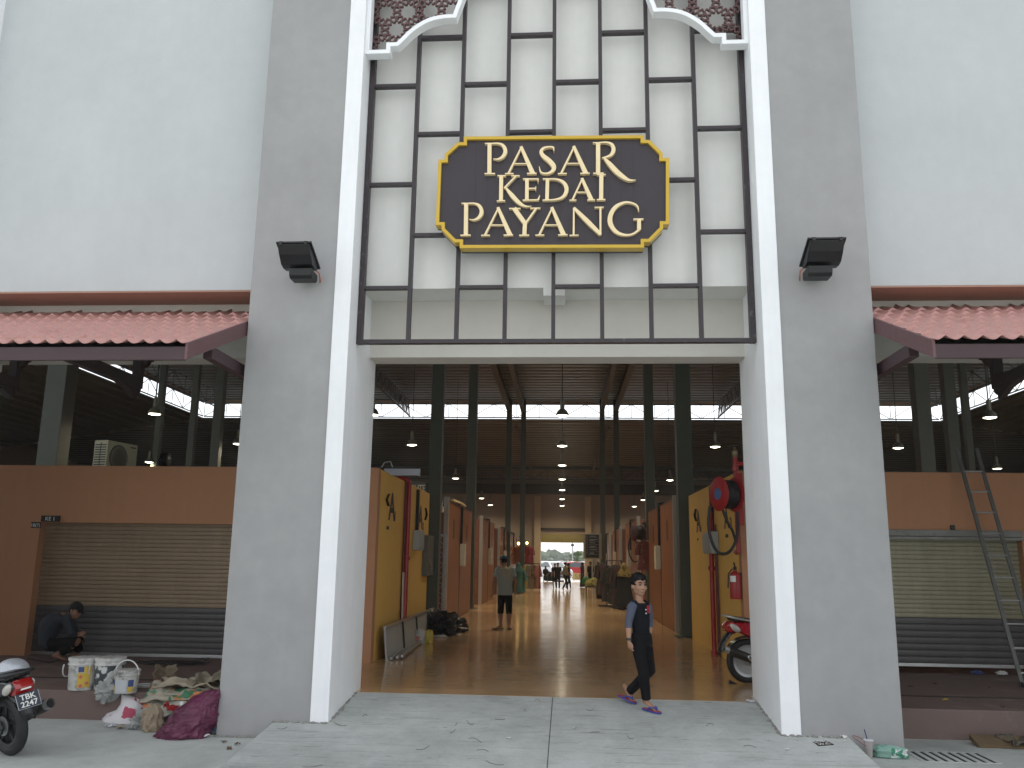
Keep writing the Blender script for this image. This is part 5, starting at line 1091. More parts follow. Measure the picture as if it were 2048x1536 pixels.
# ================================================================= motorcycles
def moto(label,loc,head,lean,bodym,rimm,platetxt=None,scooter=False,side=None,tailtop=.80):
    t=thing('motorcycle',label,'motorcycle',loc,0,'parked motorcycles',local=True)
    t.rotation_euler=(Matrix.Rotation(FRM[0]+head,3,'Z')@Matrix.Rotation(-lean,3,'X')).to_euler()
    r=.285; wb=1.21
    for nm,x in (('rear_wheel',0),('front_wheel',wb)):
        pr=[(.238+.047*math.cos(2*pi*k/14),.047*math.sin(2*pi*k/14)) for k in range(15)]
        w_=part(nm,MB().lathe(pr,(x,0,r),44,'y'),RUBBER,t,smooth=50)
        mb=MB().lathe([(.172,-.030),(.205,-.038),(.212,-.030),(.205,-.012),(.205,.012),(.212,.030),(.205,.038),(.172,.030),(.172,-.030)],(x,0,r),40,'y').lathe([(.001,-.05),(.048,-.05),(.055,-.03),(.055,.03),(.048,.05),(.001,.05)],(x,0,r),20,'y')
        for k in range(5):
            an=2*pi*k/5+.3; c,s=math.cos(an),math.sin(an)
            mb.bar((x+.03*c,0,r+.03*s),(x+.185*c,0,r+.185*s),.030,.040,up=(0,1,0))
        part('rim',mb,rimm,w_,smooth=30)
        mb=MB().lathe([(.05,.052),(.09,.052),(.09,.058),(.05,.058)],(x,0,r),24,'y'); part('brake_disc',mb,GALV,w_)
    part('swing_arm',MB().bar((0,.075,r),(.46,.075,.33),.03,.05).bar((0,-.075,r),(.46,-.075,.33),.03,.05),BLACK,t,bevel=.006)
    part('chain_case',MB().prism([(-.06,r-.06),(-.09,r),(-.05,r+.06),(.40,.40),(.47,.33),(.40,.25)],'xz',.085,.11),PLBLK,t,bevel=.008)
    for y in ((.13,-.13) if not scooter else (.13,)):
        s_=part('shock_absorber',MB().tube([(.0,y,r+.02),(.13,y,.64)],.018,10),GALV,t,smooth=40)
        mb=MB(); pts=[]
        for k in range(90):
            f=k/89; p=V(.0,y,r+.02).lerp(V(.13,y,.64),.2+.65*f); an=2*pi*f*8; pts.append(p+V(.03*math.cos(an),.03*math.sin(an),0))
        part('spring',mb.tube(pts,.007,5),ALU,s_,smooth=60)
    part('engine',MB().box(.40,.78,-.13,.13,.22,.42).lathe([(.001,-.16),(.11,-.16),(.12,-.14),(.12,.14),(.11,.16),(.001,.16)],(.52,0,.31),24,'y').box(.70,.95,-.06,.06,.28,.40),mat('engine_grey',(.07,.07,.07),.45,metal=.4),t,bevel=.012)
    h=tailtop-.80
    def rp(pts,w0,name,m,bv=.02,tw=1.0):
        mb=MB(); cx=sum(p[0] for p in pts)/len(pts); cz=sum(p[1] for p in pts)/len(pts)
        ins=[(lerp(x,cx,.10),lerp(z,cz,.10)) for x,z in pts]
        n=len(pts); vs=[(x,-w0,z+h) for x,z in ins]+[(x,-w0*.8,z+h) for x,z in pts]+[(x,w0*.8,z+h) for x,z in pts]+[(x,w0,z+h) for x,z in ins]
        fs=[tuple(reversed(range(n))),tuple(range(3*n,4*n))]
        for j in range(3): fs+=[(j*n+i,j*n+(i+1)%n,(j+1)*n+(i+1)%n,(j+1)*n+i) for i in range(n)]
        return part(name,mb.add(vs,fs),m,t,smooth=35,bevel=bv*.4)
    rp([(-.25,.79),(-.30,.74),(-.24,.70),(.0,.60),(.30,.46),(.52,.42),(.66,.50),(.66,.66),(.3,.72),(0,.79)],.115,'tail_body',bodym)
    rp([(-.24,.83),(-.16,.855),(.05,.83),(.30,.80),(.62,.77),(.66,.70),(.3,.73),(-.05,.79),(-.22,.80)],.12,'seat',PLBLK)
    part('grab_rail',MB().tube(sm3([(.05,.14,.80+h),(-.12,.145,.83+h),(-.28,.10,.86+h),(-.31,0,.865+h),(-.28,-.10,.86+h),(-.12,-.145,.83+h),(.05,-.14,.80+h)]),.016,8),mat('rail_silver',(.45,.46,.42),.35,metal=.5) if scooter else BLACK,t,smooth=50)
    rp([(-.26,.795),(-.325,.73),(-.30,.665),(-.20,.635),(-.10,.70),(-.10,.76)],.085,'tail_light',mat('tail_red',(.30,.008,.008),.15,spec=.8,coat=.5),.01)
    for s in (-1,1): part('indicator',MB().ell((-.20,s*.105,.715+h),(.085,.030,.042),14,10,Matrix.Rotation(.6,3,'Y')),mat('indicator_clear',(.48,.46,.42),.15,spec=.8),t,smooth=50)
    fp=[(-.20,.68+h),(-.27,.62+h),(-.335,.53),(-.375,.44),(-.40,.37)]
    mb=MB()
    for k in range(len(fp)): w_=[.10,.095,.085,.075,.035][k]; mb.v+=[V(fp[k][0],-w_,fp[k][1]),V(fp[k][0]-.012,0,fp[k][1]+.014),V(fp[k][0],w_,fp[k][1])]
    for k in range(len(fp)-1):
        for q in (0,1): mb.f.append((3*k+q,3*k+q+1,3*k+q+4,3*k+q+3))
    o=part('rear_fender',mb,PLBLK,t,smooth=40); o.modifiers.new('S','SOLIDIFY').thickness=.012
    part('wheel_hugger',MB().loft([[(.302*math.cos(a),y,r+.302*math.sin(a)) for y in (-.055,.055)]+[(.312*math.cos(a),y,r+.312*math.sin(a)) for y in (.055,-.055)] for a in [R(55+k*8) for k in range(12)]]),PLBLK,t,smooth=40)
    if platetxt:
        c=V(-.352,0,.545); up=V(.38,0,.92).normalized(); nd=V(-.92,0,.38).normalized(); rt=V(0,-1,0)
        pl=part('number_plate',MB().obox(c,rt*.105,up*.072,nd*.006),mat('plate_navy',(.018,.024,.045),.4),t,bevel=.005)
        part('plate_rim',MB().bar(c+rt*.104+up*.07+nd*.006,c+rt*.104-up*.07+nd*.006,.004,.004).bar(c-rt*.104+up*.07+nd*.006,c-rt*.104-up*.07+nd*.006,.004,.004).bar(c-rt*.104-up*.07+nd*.006,c+rt*.104-up*.07+nd*.006,.004,.004),GALV,pl)
        for s_,o_ in ((platetxt[0],.008),(platetxt[1],-.055)): part('plate_letters',textmb(s_,.070,c+up*o_+nd*.0085,rt,up,.003,1.12,bold=.012),TXTW,pl)
        part('plate_lamp',MB().obox(c+up*.105+nd*.012,rt*.045,up*.006,nd*.012),TXTW,t)
    ex=[(.60,-.12,.20),(.40,-.15,.20),(.22,-.165,.25),(.12,-.17,.285),(-.05,-.175,.345),(-.30,-.18,.43),(-.345,-.18,.445)]
    part('exhaust',MB().tube(ex,[.02,.02,.024,.042,.055,.058,.042],14),mat('exhaust_dark',(.05,.048,.045),.4,metal=.5),t,smooth=40)
    part('exhaust_tip',MB().tube([(-.315,-.18,.434),(-.40,-.18,.465)],[.046,.044],16,caps=False).tube([(-.40,-.18,.465),(-.33,-.18,.44)],[.038,.036],16,caps=False),ALU,t,smooth=40)
    part('exhaust_hole',MB().tube([(-.385,-.18,.459),(-.38,-.18,.457)],.037,16),mat('near_black',(.004,.004,.004),.9),t)  # near-black disc closing the pipe tip
    if scooter:
        part('exhaust_shield',MB().ell((-.02,-.232,.345),(.075,.012,.045),20,10,Matrix.Rotation(.33,3,'Y')),ALU,t,smooth=50); part('shield_badge',MB().ell((-.02,-.240,.345),(.05,.008,.022),16,8,Matrix.Rotation(.33,3,'Y')),BLACK,t)
    if side:
        for s in (-1,):
            part('side_lettering',textmb(side,.19,(.26,s*.1185,.535+h),V(1,0,-.42),V(.42,0,1),.004,1.25,bold=.02),mat('graffiti_silver',(.42,.45,.46),.35,metal=.4),t)
    # front end
    part('fork',MB().tube([(wb,.075,r),(wb-.20,.075,.80)],.022,10).tube([(wb,-.075,r),(wb-.20,-.075,.80)],.022,10),BLACK,t,smooth=40)
    part('front_fender',MB().loft([[(wb+.315*math.cos(a),y,r+.315*math.sin(a)) for y in (-.06,.06)]+[(wb+.325*math.cos(a),y,r+.325*math.sin(a)) for y in (.06,-.06)] for a in [R(35+k*9) for k in range(14)]]),bodym,t,smooth=40)
    rp([(.92,.92),(1.02,.90),(1.14,.74),(1.12,.55),(1.02,.38),(.86,.30),(.80,.36),(.92,.55),(.96,.75)],.13,'leg_shield',bodym)
    part('headlight',MB().ell((wb-.10,0,.90),(.10,.13,.10),18,12),bodym,t,smooth=50)
    part('handlebar',MB().tube([(.92,.34,.98),(.98,.2,1.0),(1.0,0,.97),(.98,-.2,1.0),(.92,-.34,.98)],.016,8),BLACK,t,smooth=50)
    for s in (-1,1): part('mirror',MB().tube([(.97,s*.24,1.0),(.98,s*.30,1.16)],.007,6).ell((.98,s*.33,1.20),(.02,.065,.04),14,8),BLACK,t,smooth=50)
    part('side_stand',MB().bar((.50,.10,.24),(.44,.26,.03),.02,.02),BLACK,t); part('footrest',MB().tube([(.42,.24,.26),(.42,-.24,.26)],.014,8),BLACK,t)
    return t
FRM[0]=0
BLKP=mat('bike_black',(.012,.012,.014),.25,var=.1,coat=.4); REDP=mat('bike_red',(.36,.012,.02),.25,var=.06,coat=.5)
a=P(47,1514,Z=GZ); hd=R(90+62)
f=V(math.cos(hd),math.sin(hd),0)
moto('black motorcycle seen from behind with plate TBK 2247 and a silver helmet',(a.x-.17,a.y+.06,GZ),hd,R(10),BLKP,mat('rim_black',(.02,.02,.022),.35),('TBK','2247'),tailtop=.735)
# helmet on its seat
c=P(24,1349,Y=a.y+.17)
t=thing('helmet','scuffed silver open helmet resting on the black motorcycle seat','helmet',tuple(c)); M_=Matrix.Rotation(R(8),3,'Y')
prof=[(.145,-.012),(.148,.02),(.142,.06),(.122,.10),(.088,.13),(.045,.147),(.001,.152)]
part('shell',MB().lathe(prof,c,36,sx=1,sy=1.12),mat('helmet_silver',(.46,.49,.53),.3,metal=.35,var=.14,vs=30,dirt=((.03,.03,.035),26,.015)),t,smooth=60)
part('rim_band',MB().lathe([(.140,-.030),(.150,-.028),(.150,-.012),(.140,-.010)],c,36,sy=1.12),PLBLK,t,smooth=40)
part('clip',MB().box(c.x+.06,c.x+.10,c.y-.155,c.y-.14,c.z-.005,c.z+.02),PLBLK,t); part('lining',MB().lathe([(.138,-.028),(.09,-.06),(.001,-.07)],c,24,sy=1.1),RUBBER,t,smooth=50)
a=P(1481,1366,Z=0)
moto('red motorcycle half hidden behind the right white jamb',(a.x+.09,a.y,0),R(14),R(-2),REDP,mat('rim_silver',(.42,.43,.43),.35,metal=.5),None,True,'MIO',.80)
solo('door_wedge',MB().prism([(a.x-.17,.0),(a.x-.05,.0),(a.x-.16,.05)],'xz',a.y-.12,a.y-.05),PLBLK,'small black wedge on the floor beside the red motorcycle wheel','wedge')
# ================================================================= people
def sk(a,b,t): return Vector(a).lerp(Vector(b),t)
def ringell(c,rx,ry,ax,ay,n=20): return [Vector(c)+Vector(ax)*rx*math.cos(2*pi*k/n)+Vector(ay)*ry*math.sin(2*pi*k/n) for k in range(n)]
def hand(mb,wr,d,side,u,curl=.5,palm=None):
    d=Vector(d).normalized(); s=Vector(side); s=(s-d*s.dot(d)).normalized(); n=d.cross(s)     # s: across the palm towards the thumb, n: palm normal
    c=Vector(wr)
    mb.loft([ringell(c+d*f*u,w*u,h_*u,s,n,12) for f,w,h_ in ((-.01,.026,.019),(.03,.036,.017),(.065,.040,.015),(.09,.036,.012))])
    for k,(o,L,b0) in enumerate(((.028,.068,.088),(.010,.076,.092),(-.009,.070,.090),(-.027,.054,.084))):
        p=c+d*b0*u+s*o*u; pts=[p-d*.02*u]; dd=d.copy()
        for j in range(3):
            dd=(Matrix.Rotation(curl*(.5+.4*j)+.08*k,3,s)@dd); pts.append(pts[-1]+dd*L*u*(.45,.33,.26)[j])
        mb.tube(pts,[.0095*u,.009*u,.008*u,.0065*u],8)
    th=[c+d*.025*u+s*.028*u,c+d*.055*u+s*.052*u+n*.008*u,c+d*.082*u+s*.058*u+n*.014*u,c+d*.10*u+s*.054*u+n*.018*u]
    mb.tube(th,[.013*u,.011*u,.010*u,.007*u],8)
def figure(label,J,u,fd,col,skin=None,vox=.008,loc=None,detail=True,**k):
    """J joints in frame coordinates, u body scale, fd facing of the head"""
    skin=skin or SKIN2; J={a:Vector(b) for a,b in J.items()}; UP=V(0,0,1)
    foot=(J['anL']+J['anR'])/2; zmin=min(J['toL'].z,J['toR'].z)-.01
    t=thing('person',label,'person',(foot.x,foot.y,zmin))
    br=(J['shR']-J['shL']).normalized(); spine=(J['neck']-J['pelvis']).normalized(); bf=spine.cross(br).normalized()
    if bf.dot(Vector(k.get('bd',fd)))<0: bf=-bf
    fd=Vector(fd).normalized(); hu=Vector(k.get('hup',(0,0,1))).normalized(); hr=fd.cross(hu).normalized(); hu=hr.cross(fd).normalized()
    hs=k.get('hs',1.0); u0=u; H=lambda x,y,z: J['head']+(hr*x+fd*y+hu*z)*u*hs
    Mh=Matrix((hr,fd,hu)).transposed()
    def torso(sc,lo=0.0,hi=1.0,ext=0):
        a=[(-.06,.150,.105),(.0,.160,.112),(.14,.150,.105),(.30,.145,.100),(.52,.160,.110),(.74,.178,.110),(.90,.170,.088),(.98,.115,.068),(1.03,.062,.055)]
        rings=[]
        for f,rx,ry in a:
            if f<lo or f>hi: continue
            w=J.get('waist'); c=J['pelvis'].lerp(J['neck'],f)
            if w is not None: # bend of the spine
                c=(1-f)**2*J['pelvis']+2*f*(1-f)*(w*2-.5*(J['pelvis']+J['neck']))*1.0+f*f*J['neck'] if 0<f<1 else c
            bw=k.get('bw',1.0); rings.append(ringell(c,rx*u*sc*bw,ry*u*sc*bw,br,bf))
        return rings
    ms=MB(); ms.loft(torso(.93))
    ms.tube([J['neck']-spine*.03*u,sk(J['neck'],J['head'],.4),sk(J['neck'],J['head'],.8)],[.056*u,.050*u,.052*u],14)
    uh=u*hs
    ms.ell(H(0,-.012,.025),(.074*uh,.094*uh,.092*uh),20,14,Mh); ms.ell(H(0,.012,-.03),(.067*uh,.076*uh,.085*uh),20,14,Mh); ms.ell(H(0,.045,-.085),(.036*uh,.034*uh,.030*uh),14,10,Mh)
    ms.tube([H(0,.078,.02),H(0,.086,-.010),H(0,.091,-.028),H(0,.084,-.040)],[.009*uh,.012*uh,.016*uh,.011*uh],10)
    ms.ell(H(.015,.092,-.036),(.009*uh,.010*uh,.008*uh),8,6,Mh); ms.ell(H(-.015,.092,-.036),(.009*uh,.010*uh,.008*uh),8,6,Mh)
    for s in (-1,1): ms.ell(H(s*.075,-.008,-.012),(.010*uh,.022*uh,.034*uh),12,8,Mh@Matrix.Rotation(s*.35,3,'Z')); ms.ell(H(s*.045,.055,-.03),(.024*uh,.022*uh,.024*uh),10,8,Mh)
    ms.ell(H(0,.083,-.062),(.024*uh,.010*uh,.0065*uh),12,8,Mh); ms.ell(H(0,.081,-.073),(.020*uh,.010*uh,.007*uh),12,8,Mh)
    for s in 'LR':
        sh,el,wr=J['sh'+s],J['el'+s],J['wr'+s]; 
        ms.tube([sk(J['neck'],sh,.55),sh,sk(sh,el,.35),el,sk(el,wr,.3),sk(el,wr,.8),wr],[.055*u,.055*u,.047*u,.037*u,.039*u,.028*u,.025*u],12)
        hd_=(J.get('ha'+s)-wr) if ('ha'+s) in J else (wr-el); hand(ms,wr,hd_,bf if k.get('thumb',1) else -bf,u*.95,k.get('curl',.35))
        hp,kn,an,to=J['hip'+s],J['kn'+s],J['an'+s],J['to'+s]
        ms.tube([sk(J['pelvis'],hp,.7)+UP*.04*u,hp,sk(hp,kn,.4),kn,sk(kn,an,.3),sk(kn,an,.75),an],[.085*u,.088*u,.074*u,.054*u,.056*u,.038*u,.034*u],14)
        fdv=(to-an); fl=V(fdv.x,fdv.y,fdv.z); heel=an-fl.normalized()*.055*u+(UP*-.035*u if k.get('hd'+s) is None else Vector(k['hd'+s])*u); sd=fl.cross(UP).normalized()
        ms.tube([an,heel*.6+an*.4,heel],[.034*u,.036*u,.028*u],10); ms.loft([ringell(sk(heel,to,f)+UP*z*u,w*u,h_*u,sd,fl.cross(sd).normalized(),12) for f,w,h_,z in ((0,.026,.022,.004),(.2,.032,.034,.012),(.5,.038,.026,.008),(.78,.044,.016,.0),(.92,.036,.012,0),(1.0,.020,.008,0))])
        if detail:
            for q in range(5):
                o=(q-2)*.0165*u; b=sk(heel,to,.90)+sd*o; ms.tube([b,b+fl.normalized()*(.035-.004*abs(q-1))*u],[.0085*u,.007*u],6)
    body=part('body',ms,skin,t); remesh(body,vox,2,.5)
    # face details
    if detail:
        for s in (-1,1):
            part('eye',MB().ell(H(s*.031,.078,.006),(.0155*uh,.008*uh,.0065*uh),12,8,Mh),mat('eye_dark',(.02,.015,.012),.2),t,smooth=60,label='dark eye')
            part('eyebrow',MB().tube([H(s*.014,.087,.026),H(s*.034,.085,.032),H(s*.052,.071,.026)],[.0045*uh,.0055*uh,.003*uh],6),HAIR,t)
        part('lips',MB().ell(H(0,.0885,-.067),(.021*uh,.006*uh,.0065*uh),12,8,Mh),mat('lips',(.24,.105,.08),.45),t,smooth=60)
    # clothing
    def limb(mb,pts,rs,n=14): mb.tube(pts,[r*u for r in rs],n)
    top=k.get('top')
    if top:
        mb=MB(); mb.loft(torso(1.08,k.get('hem',-.01),.95)+[ringell(J['pelvis'].lerp(J['neck'],.965)-bf*.012*u,.105*u,.066*u,br,bf)]); sl=k.get('sleeve',.5); bodysl=k.get('sleevecol')
        arms=MB() if bodysl else mb
        for s in 'LR':
            sh,el,wr=J['sh'+s],J['el'+s],J['wr'+s]; mb.tube([sk(J['neck'],sh,.5),sk(J['neck'],sh,.9)],[.060*u,.062*u],14)
            if sl<=1: limb(arms,[sk(J['neck'],sh,.75),sh,sk(sh,el,sl*.5),sk(sh,el,sl)],[.060,.066,.060,.058])
            else: limb(arms,[sk(J['neck'],sh,.75),sh,sk(sh,el,.5),el,sk(el,wr,sl-1)],[.060,.064,.055,.047,.041])
        o=part('shirt',mb,top,t); remesh(o,max(vox,.009)*k.get('cv',1),4,.6)
        if bodysl: o=part('sleeves',arms,bodysl,t); remesh(o,vox,2,.5)
    bot=k.get('bottom')
    if bot:
        mb=MB(); c=J['pelvis']; mb.loft([ringell(c+spine*z*u,rx*u,ry*u,br,bf) for z,rx,ry in ((-.06,.12,.10),(-.02,.162,.122),(.05,.163,.118),(.12,.150,.108))]); le=k.get('leg',1.9)
        for s in 'LR':
            hp,kn,an=J['hip'+s],J['kn'+s],J['an'+s]; wd=k.get('legw',1.0)
            if le<=1: limb(mb,[sk(c,hp,.6)+spine*.03*u,hp,sk(hp,kn,le*.5),sk(hp,kn,le)],[.095,.098,.092*wd,.088*wd])
            else: limb(mb,[sk(c,hp,.6)+spine*.03*u,hp,sk(hp,kn,.5),kn,sk(kn,an,(le-1)*.5),sk(kn,an,le-1)],[.095,.096,.080,.064*wd,.060*wd,.052*wd])
        o=part('trousers',mb,bot,t); remesh(o,max(vox,.009),3,.6)
    if k.get('robe'):
        zf=zmin+.03; mb=MB(); c=J['pelvis']; rg=[]
        for f,rx in ((0,.25),(.25,.22),(.5,.19),(.75,.17),(.9,.175)):
            z=lerp(zf,J['neck'].z,f); q=V(lerp(foot.x,J['neck'].x,f),lerp(foot.y,J['neck'].y,f),z); rg.append([q+(br*math.cos(a)*rx+bf*math.sin(a)*rx*.7)*u*(1+.07*math.sin(6*a+f*3)) for a in [2*pi*i/24 for i in range(24)]])
        part('robe',mb.loft(rg),k['robe'],t,smooth=60)
    if k.get('scarf'):
        mb=MB().ell(H(0,-.012,.015),(.092*u,.108*u,.125*u),18,12,Mh); 
        mb.loft([[J['head']+UP*z*u+(br*math.cos(a)*r+bf*math.sin(a)*r*.75)*u for a in [2*pi*i/20 for i in range(20)]] for z,r in ((-.34,.21),(-.24,.20),(-.13,.11),(-.05,.085))])
        o=part('headscarf',mb,k['scarf'],t,smooth=60); fmb=MB().ell(H(0,.075,-.012),(.052*u,.028*u,.070*u),14,10,Mh); part('face',fmb,skin,t,smooth=60)
    elif k.get('cap'):
        mb=MB(); e=MB().ell((0,0,0),(.086,.104,.095),26,16)
        keep=[f for f in e.f if sum(e.v[i].z for i in f)/len(f)>-.004]; mb.add([H(v.x,v.y-.006,v.z+.036) for v in e.v],keep)
        cap=part('cap',mb,k['cap'],t,smooth=60); cap.modifiers.new('S','SOLIDIFY').thickness=.006
        bk=k.get('brim',1); pts=[]
        mb=MB().grid(lambda a,b_:H((a-.5)*.155*(1-.35*b_*b_),bk*(.075+.085*b_*(1-(2*a-1)**2*.55)),.042-.012*b_-.018*(2*a-1)**2),10,5); part('brim',mb,k['cap'],cap,smooth=60).modifiers.new('S','SOLIDIFY').thickness=.005
        e=MB().ell((0,0,0),(.079,.097,.098),24,16); keep=[f for f in e.f if (lambda q:q.y<.02 and q.z>-.075 and q.z<.03)(sum((e.v[i] for i in f),V(0,0,0))/len(f))]
        part('hair',MB().add([H(v.x,v.y-.012,v.z+.015) for v in e.v],keep),HAIR,t,smooth=60).modifiers.new('S','SOLIDIFY').thickness=.006
    else:
        mb=MB(); e=MB().ell((0,0,0),(.087,.108,.104),36,26); hv=[]
        keep=[f for f in e.f if (lambda q:(q.z>.034+.022*mn.noise(V(q.x*55,q.y*30,7)) or (q.y<.025 and q.z>-.0) or (q.y<-.02 and q.z>-.08) or (abs(q.x)>.07 and q.y<.045 and q.z>-.02)) )(sum((e.v[i] for i in f),V(0,0,0))/len(f))]
        for v in e.v:
            q=1+.07*mn.noise(V(v.x*40,v.y*40,v.z*30))+(.07 if v.z>.05 else 0)*(1+mn.noise(V(v.x*60,v.y*25,3))); hv.append(H(v.x*q,v.y*q-.010,v.z*q+.026))
        part('hair',mb.add(hv,keep),HAIR,t,smooth=60).modifiers.new('S','SOLIDIFY').thickness=.014
    t['u']=u
    return t,H,br,bf,J
def jn(Y0,**k): return {n:P(v[0],v[1],Y=Y0+(v[2] if len(v)>2 else 0)) for n,v in k.items()}
# --- the boy walking out over the ramp
FRM[0]=0
Y0=10.12; tl=P(1317,1417,Y=Y0-.2)
J=jn(Y0,head=(1278,1170,-.01),neck=(1278,1202,0),pelvis=(1284,1284,0),shL=(1264,1213,-.10),shR=(1295,1213,.10),elL=(1257,1247,-.12),elR=(1300,1246,.13),wrL=(1257.5,1283,-.17),wrR=(1298,1280,.07),haL=(1263,1306,-.19),
 hipL=(1276,1290,-.05),hipR=(1291,1290,.06),knL=(1287,1347,-.10),knR=(1301,1340,.03),anL=(1293,1402,-.06),anR=(1257,1385,.26),toL=(1313,1413,-.15),toR=(1266,1401,.18))
for n_ in ('toL',): J[n_].z=rz(J[n_].y)+.030
J['anL'].z=max(J['anL'].z,rz(J['anL'].y)+.075); J['toR'].z=rz(J['toR'].y)+.032
fdir=V(math.sin(R(27)),-math.cos(R(27)),-.03)
NAVY=mat('shirt_black_navy',(.0065,.007,.010),.9,var=.25,vs=8,bump=.8,bs=14,spec=.2); SLV=mat('sleeve_blue_grey',(.085,.098,.14),.9,var=.15,vs=14,bump=.9,bs=16,spec=.2); JEAN=mat('jeans_black',(.0055,.0055,.007),.9,spec=.2,var=.3,vs=10,bump=.8,bs=14)
boy,Hb,br,bf,Jb=figure('boy in a black shirt with blue-grey sleeves stepping out over the ramp in flip-flops',J,.86,fdir,None,SKIN,.0055,top=NAVY,sleeve=1.28,sleevecol=SLV,bottom=JEAN,leg=1.95,legw=1.12,bd=(.5,-.85,0),hem=-.02,bw=.86,hs=1.2,hdR=(-.03,.04,.05),curl=.3)
n_=(bf).normalized(); chest=J['pelvis'].lerp(J['neck'],.80)
xd=br; ud=(J['neck']-J['pelvis']).normalized()
o=chest+n_*.112+br*.016
part('print_number',textmb('8',.115,o-ud*.04,xd,ud,.006,.85,bold=.005),mat('print_red',(.45,.015,.03),.6),boy)
for dz in (-.045,-.005): b=chest+n_*.112-br*.028+ud*dz; part('button',MB().ell(b,(.008,.008,.008),10,6),TXTW,boy)
w=J['wrL'].lerp(J['elL'],.10); d=(J['elL']-J['wrL']).normalized(); mb=MB().tube([w-d*.013,w+d*.013],.031,16); part('wrist_band',mb,PLBLK,boy,smooth=40)
def slipper(J,s,par,tilt=0):
    an,to=J['an'+s],J['to'+s]; f=(to-an); f.z=0; L=.235; f.normalize()
    if s=='L': base=V(an.x,an.y,0)-f*.055; up=V(0,0,1); z0=rz(base.y)+.004; org=V(base.x,base.y,z0); slope=V(f.x,f.y,f.y*.125).normalized()
    else: slope=(J['toR']-P(1233,1386,Y=Y0+.30)).normalized(); org=J['toR']-slope*.205+V(0,0,-.020)
    sd=slope.cross(V(0,0,1)).normalized(); up=sd.cross(slope).normalized()
    ol=[(0,.0),(.01,.028),(.06,.034),(.12,.033),(.18,.043),(.22,.038),(.243,.018),(.247,0)]; ol=ol+[(x,-y) for x,y in reversed(ol[1:-1])]
    for nm,z0_,z1_,m_ in (('sole',0,.016,mat('slipper_blue',(.035,.06,.30),.55)),('footbed',.0162,.021,mat('slipper_red',(.36,.03,.04),.6))):
        k_=.93 if nm=='footbed' else 1; n=len(ol); vs=[org+slope*(.12+(x-.12)*k_)+sd*y*k_+up*z for z in (z0_,z1_) for x,y in ol]
        q=part(nm,MB().add(vs,[tuple(reversed(range(n))),tuple(range(n,2*n))]+[(i,(i+1)%n,n+(i+1)%n,n+i) for i in range(n)]),m_,par)
    pt=org+slope*.195+up*.03
    for sg in (1,-1): part('strap',MB().tube(sm3([pt,org+slope*.165+sd*sg*.024+up*.052,org+slope*.115+sd*sg*.038+up*.042,org+slope*.09+sd*sg*.037+up*.015]),[.0085]*16,8),MT['slipper_blue'],par,smooth=50)
for s in 'LR':
    sp=thing('flip_flop','blue flip-flop with a red footbed under the %s foot of the boy'%('leading' if s=='L' else 'trailing'),'flip-flop',tuple(J['to'+s]),group='flip-flops of the boy'); slipper(J,s,sp)
# --- man in cap and shorts, seen from behind
FRM[0]=DEL; Y0=20.1
J=jn(Y0,head=(1007,1121,.02),neck=(1009,1133,0),pelvis=(1010,1190,0),shL=(995,1139,-.02),shR=(1025,1139,.02),elL=(988,1163,-.06),elR=(1031,1163,.02),wrL=(986,1184,-.12),wrR=(1030,1186,.06),haL=(983,1194,-.16),
 hipL=(1003,1193,0),hipR=(1017,1193,0),knL=(1001,1226,.06),knR=(1018,1227,-.06),anL=(1001,1253,.05),anR=(1018,1257,-.12),toL=(990,1257,-.02),toR=(1021,1257,.10))
for s in 'LR': J['to'+s].z=.022; J['an'+s].z=max(.075,J['an'+s].z)
PRT=cloth_mat('tee_printed',(.25,.29,.27),(.25,.29,.27),9,.3)
m,nt,b=nodes('tee_grey_print'); vec=coord(nt); v=noise(nt,vec,26,3,.6); sep=nt.nodes.new('ShaderNodeSeparateXYZ'); nt.links.new(vec,sep.inputs[0])
msk=ramp(nt,v,[(.50,0),(.53,1)]); zb=nt.nodes.new('ShaderNodeMapRange'); zb.inputs['From Min'].default_value=1.12; zb.inputs['From Max'].default_value=1.20; nt.links.new(sep.outputs['Z'],zb.inputs['Value'])
zc=nt.nodes.new('ShaderNodeMapRange'); zc.inputs['From Min'].default_value=1.42; zc.inputs['From Max'].default_value=1.34; nt.links.new(sep.outputs['Z'],zc.inputs['Value'])
ax=nt.nodes.new('ShaderNodeMath'); ax.operation='ABSOLUTE'; nt.links.new(sep.outputs['X'],ax.inputs[0]); xr_=nt.nodes.new('ShaderNodeMapRange'); xr_.inputs['From Min'].default_value=.16; xr_.inputs['From Max'].default_value=.11; nt.links.new(ax.outputs[0],xr_.inputs['Value'])
def mul(a,b_): q=nt.nodes.new('ShaderNodeMath'); q.operation='MULTIPLY'; nt.links.new(a,q.inputs[0]); nt.links.new(b_,q.inputs[1]); return q.outputs[0]
nt.links.new(mix(nt,mul(mul(mul(msk,zb.outputs[0]),zc.outputs[0]),xr_.outputs[0]),(.27,.32,.31),(.40,.34,.20)),b.inputs['Base Color']); b.inputs['Roughness'].default_value=.85; TEE=m
SHORT=mat('shorts_black',(.006,.006,.006),.9,spec=.2,var=.2,vs=9,bump=.3,bs=30)
man,_,_,_,_=figure('man in a grey printed T-shirt, black shorts and teal cap walking away down the passage',J,.99,V(-.62,.72,-.05),None,SKIN2,.010,top=TEE,sleeve=.62,bottom=SHORT,leg=1.05,legw=1.15,cap=mat('cap_teal',(.015,.07,.09),.8,var=.3,vs=14),bd=(0,1,0),bw=1.08,hem=-.04,brim=1)
for s in 'LR':
    an,to=J['an'+s],J['to'+s]; f=(to-an); f.z=0; f.normalize(); c=V(an.x,an.y,0)+f*.07; sd=V(-f.y,f.x,0)
    part('sandal',MB().obox(c+V(0,0,.010),f*.135,sd*.045,(0,0,.009)),PLBLK,man,bevel=.006)
